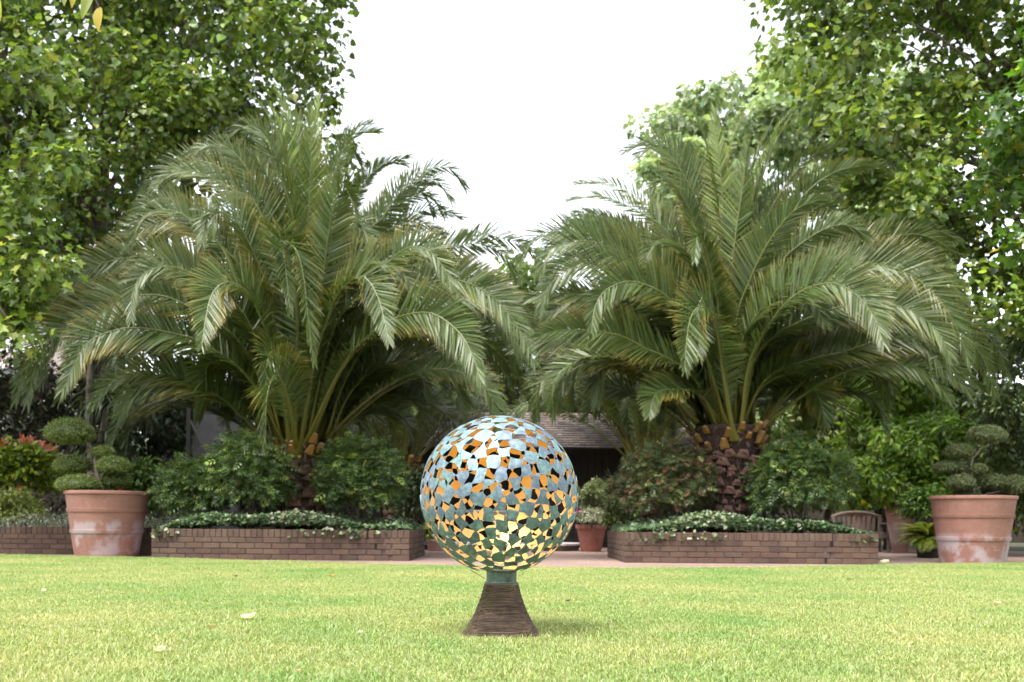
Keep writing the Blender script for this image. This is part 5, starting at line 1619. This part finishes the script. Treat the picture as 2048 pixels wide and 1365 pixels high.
def house():
    d = 45.0
    x0, x1 = W(-420, 0, d)[0], W(95, 0, d)[0]; zt = W(30, 640, d)[2]
    root = empty('house', ((x0 + x1) / 2, d, 0), 'pale house with a white band glimpsed behind the trees at the edge', 'house')
    V, T = box(((x0 + x1) / 2, d + 4, zt / 2), (x1 - x0, 8, zt)); link('wall', np_mesh('wall', V, T), root, [M['house_wall']])
    z1, z2 = W(30, 705, d)[2], W(30, 662, d)[2]
    V, T = box(((x0 + x1) / 2, d - .03, (z1 + z2) / 2), (x1 - x0 + .2, .14, z2 - z1)); link('white_band', np_mesh('white_band', V, T), root, [M['house_white']])
    for k in range(4):
        x = x0 + 1.5 + k * (x1 - x0 - 3) / 3
        V, T = box((x, d - .02, z1 - 1.5), (1.1, .10, 1.7)); w_ = link('window', np_mesh('window', V, T), root, [M['house_white']])
        V, T = box((x, d - .075, z1 - 1.5), (.94, .02, 1.54)); link('pane', np_mesh('pane', V, T), w_, [M['glass']])
    V = np.array([(x0 - .4, d - .4, zt), (x1 + .4, d - .4, zt), (x1 + .4, d + 8.4, zt), (x0 - .4, d + 8.4, zt), (x0 - .4, d + 4, zt + 2.6), (x1 + .4, d + 4, zt + 2.6)])
    T = np.array([(0, 1, 5), (0, 5, 4), (2, 3, 4), (2, 4, 5), (0, 4, 3), (1, 2, 5), (0, 3, 2), (0, 2, 1)]); link('roof', np_mesh('roof', V, T), root, [M['roof_slate']])


house()


# ------------------------------------------------------------------ twig overhead, fallen leaves
def twig():
    d = 3.0
    top = W(60, -260, d)
    root = empty('overhanging_twig', top, 'twig with a few yellow and green leaves hanging into the top corner', 'twig')
    parts = []
    P = catmull([W(60, -260, d), W(110, -120, d), W(170, -40, d), (W(198, 14, d))], 14)[0]; parts.append((*tube(P, np.linspace(.006, .0016, 14), 6), (0, 0, 0)))
    for q in ([(110, -120), (20, -60), (-15, -10)], [(150, -70), (165, -50), (178, -36)], [(140, -85), (142, -50), (148, -35)]):
        P = catmull([W(x, y, d) for x, y in q], 8)[0]; parts.append((*tube(P, np.linspace(.003, .0014, 8), 5), (0, 0, 0)))
    V, T, C = join(parts); link('stem', np_mesh('stem', V, T, None, None, True), root, [M['pale_bark']])
    r = np.random.RandomState(301)
    for (x, y, tx, ty, w, c, c2) in [(199, 14, 196, 63, .016, (.42, .30, .03), (.40, .33, .06)), (186, -30, 163, 38, .017, (.22, .26, .07), (.28, .33, .09)), (152, -40, 143, 16, .013, (.45, .32, .04), (.30, .28, .06)), (-12, -14, 0, 42, .016, (.30, .33, .03), (.36, .38, .04)), (130, -40, 128, 12, .012, (.26, .30, .10), (.3, .33, .12))]:
        a, b_ = W(x, y, d), W(tx, ty, d); D = b_ - a; L = np.linalg.norm(D); D = D / L
        N = norm(np.array([r.uniform(-.7, .7), -1, .2])); X = norm(np.cross(D, N)); N = np.cross(X, D)
        n = 11; V, C_ = [], []
        for k in range(n):
            t = k / (n - 1); ww = w * math.sin(math.pi * min(.03 + t ** .8 * .96, .995)) ** .8
            for s_ in (-1, -.5, 0, .5, 1):
                V.append(a + D * L * t + X * ww * s_ + N * (ww * .35 * abs(s_) - .012 * (t - .5) ** 2)); C_.append(np.array(c) * (1 - abs(s_)) + np.array(c2) * abs(s_))
        T = []
        for k in range(n - 1):
            for j in range(4):
                e = k * 5 + j; T += [(e, e + 1, e + 6), (e, e + 6, e + 5)]
        link('leaf', np_mesh('leaf', np.array(V), T, np.array(C_), None, True), root, [M['leaf']])


twig()
FALLEN = [
    (397, 1139, .05, (.42, .30, .22), 'pale brown fallen leaf on the lawn near the larger planter'),
    (472, 1154, .055, (.18, .15, .14), 'grey brown curled fallen leaf on the lawn before the larger planter'),
    (665, 1153, .06, (.38, .26, .04), 'golden brown fallen leaf on the lawn just short of the sphere'),
    (88, 1183, .05, (.55, .55, .42), 'whitish fallen leaf far out on the lawn below the chalky pot'),
    (325, 1187, .05, (.40, .46, .24), 'pale green fallen leaf on the lawn straight below the planter corner'),
    (300, 1215, .035, (.62, .62, .55), 'small white fallen leaf on the open lawn'),
    (495, 1237, .075, (.62, .64, .48), 'long feathery pale leaf lying flat on the lawn'),
    (320, 1303, .060, (.58, .62, .52), 'largest whitish curled leaf on the near lawn'),
    (423, 1255, .030, (.48, .28, .22), 'tiny pinkish brown leaf on the lawn near the long feathery leaf'),
    (720, 1266, .035, (.58, .60, .50), 'small white leaf on the lawn toward the plinth'),
    (595, 1343, .022, (.55, .34, .26), 'tiny peach leaf at the bottom of the picture'),
    (1136, 1203, .040, (.16, .07, .03), 'dark brown fallen leaf on the lawn close to the sphere'),
    (1699, 1160, .045, (.12, .15, .04), 'dark green fallen leaf on the lawn before the stepped crack planter'),
    (1934, 1149, .06, (.50, .54, .38), 'pale leaf on the lawn just before the stained pot'),
    (1995, 1208, .050, (.58, .38, .26), 'peach coloured fallen leaf on the lawn at the picture edge'),
    (1770, 1126, .12, (.40, .44, .28), 'pale fallen sprig on the gravel beside the planter end'),
]
for k, (x, y, sz, c, lb) in enumerate(FALLEN):
    r = np.random.RandomState(400 + k)
    hz = (y - 1046 - ROLL * (x - 1024)); d = (HC - .03) * F / hz
    p = W(x, y, d); sz *= .8
    a = r.uniform(0, 6.28); D = np.array([math.cos(a), math.sin(a) * .4, .10]); X = np.array([-math.sin(a), math.cos(a), .25])
    V, C_ = [], []
    n = 7
    for i in range(n):
        t = i / (n - 1); ww = sz * .42 * math.sin(math.pi * (.05 + .9 * t)) ** .8 * (1 + r.randn() * .12)
        for s_ in (-1, 0, 1):
            V.append(p + D * sz * (t - .5) * 1.3 + X * ww * s_ + np.array([0, 0, sz * (.28 * abs(s_) * r.uniform(.6, 1.2) + .35 * (t - .5) ** 2)])); C_.append(np.array(c) * r.uniform(.8, 1.15))
    T = []
    for i in range(n - 1):
        for j in range(2):
            e = i * 3 + j; T += [(e, e + 1, e + 4), (e, e + 4, e + 3)]
    o = link('fallen_leaf', np_mesh('fallen_leaf', np.array(V), T, np.array(C_)), None, [M['leaf']])
    tag(o, lb, 'leaf', 'fallen leaves')
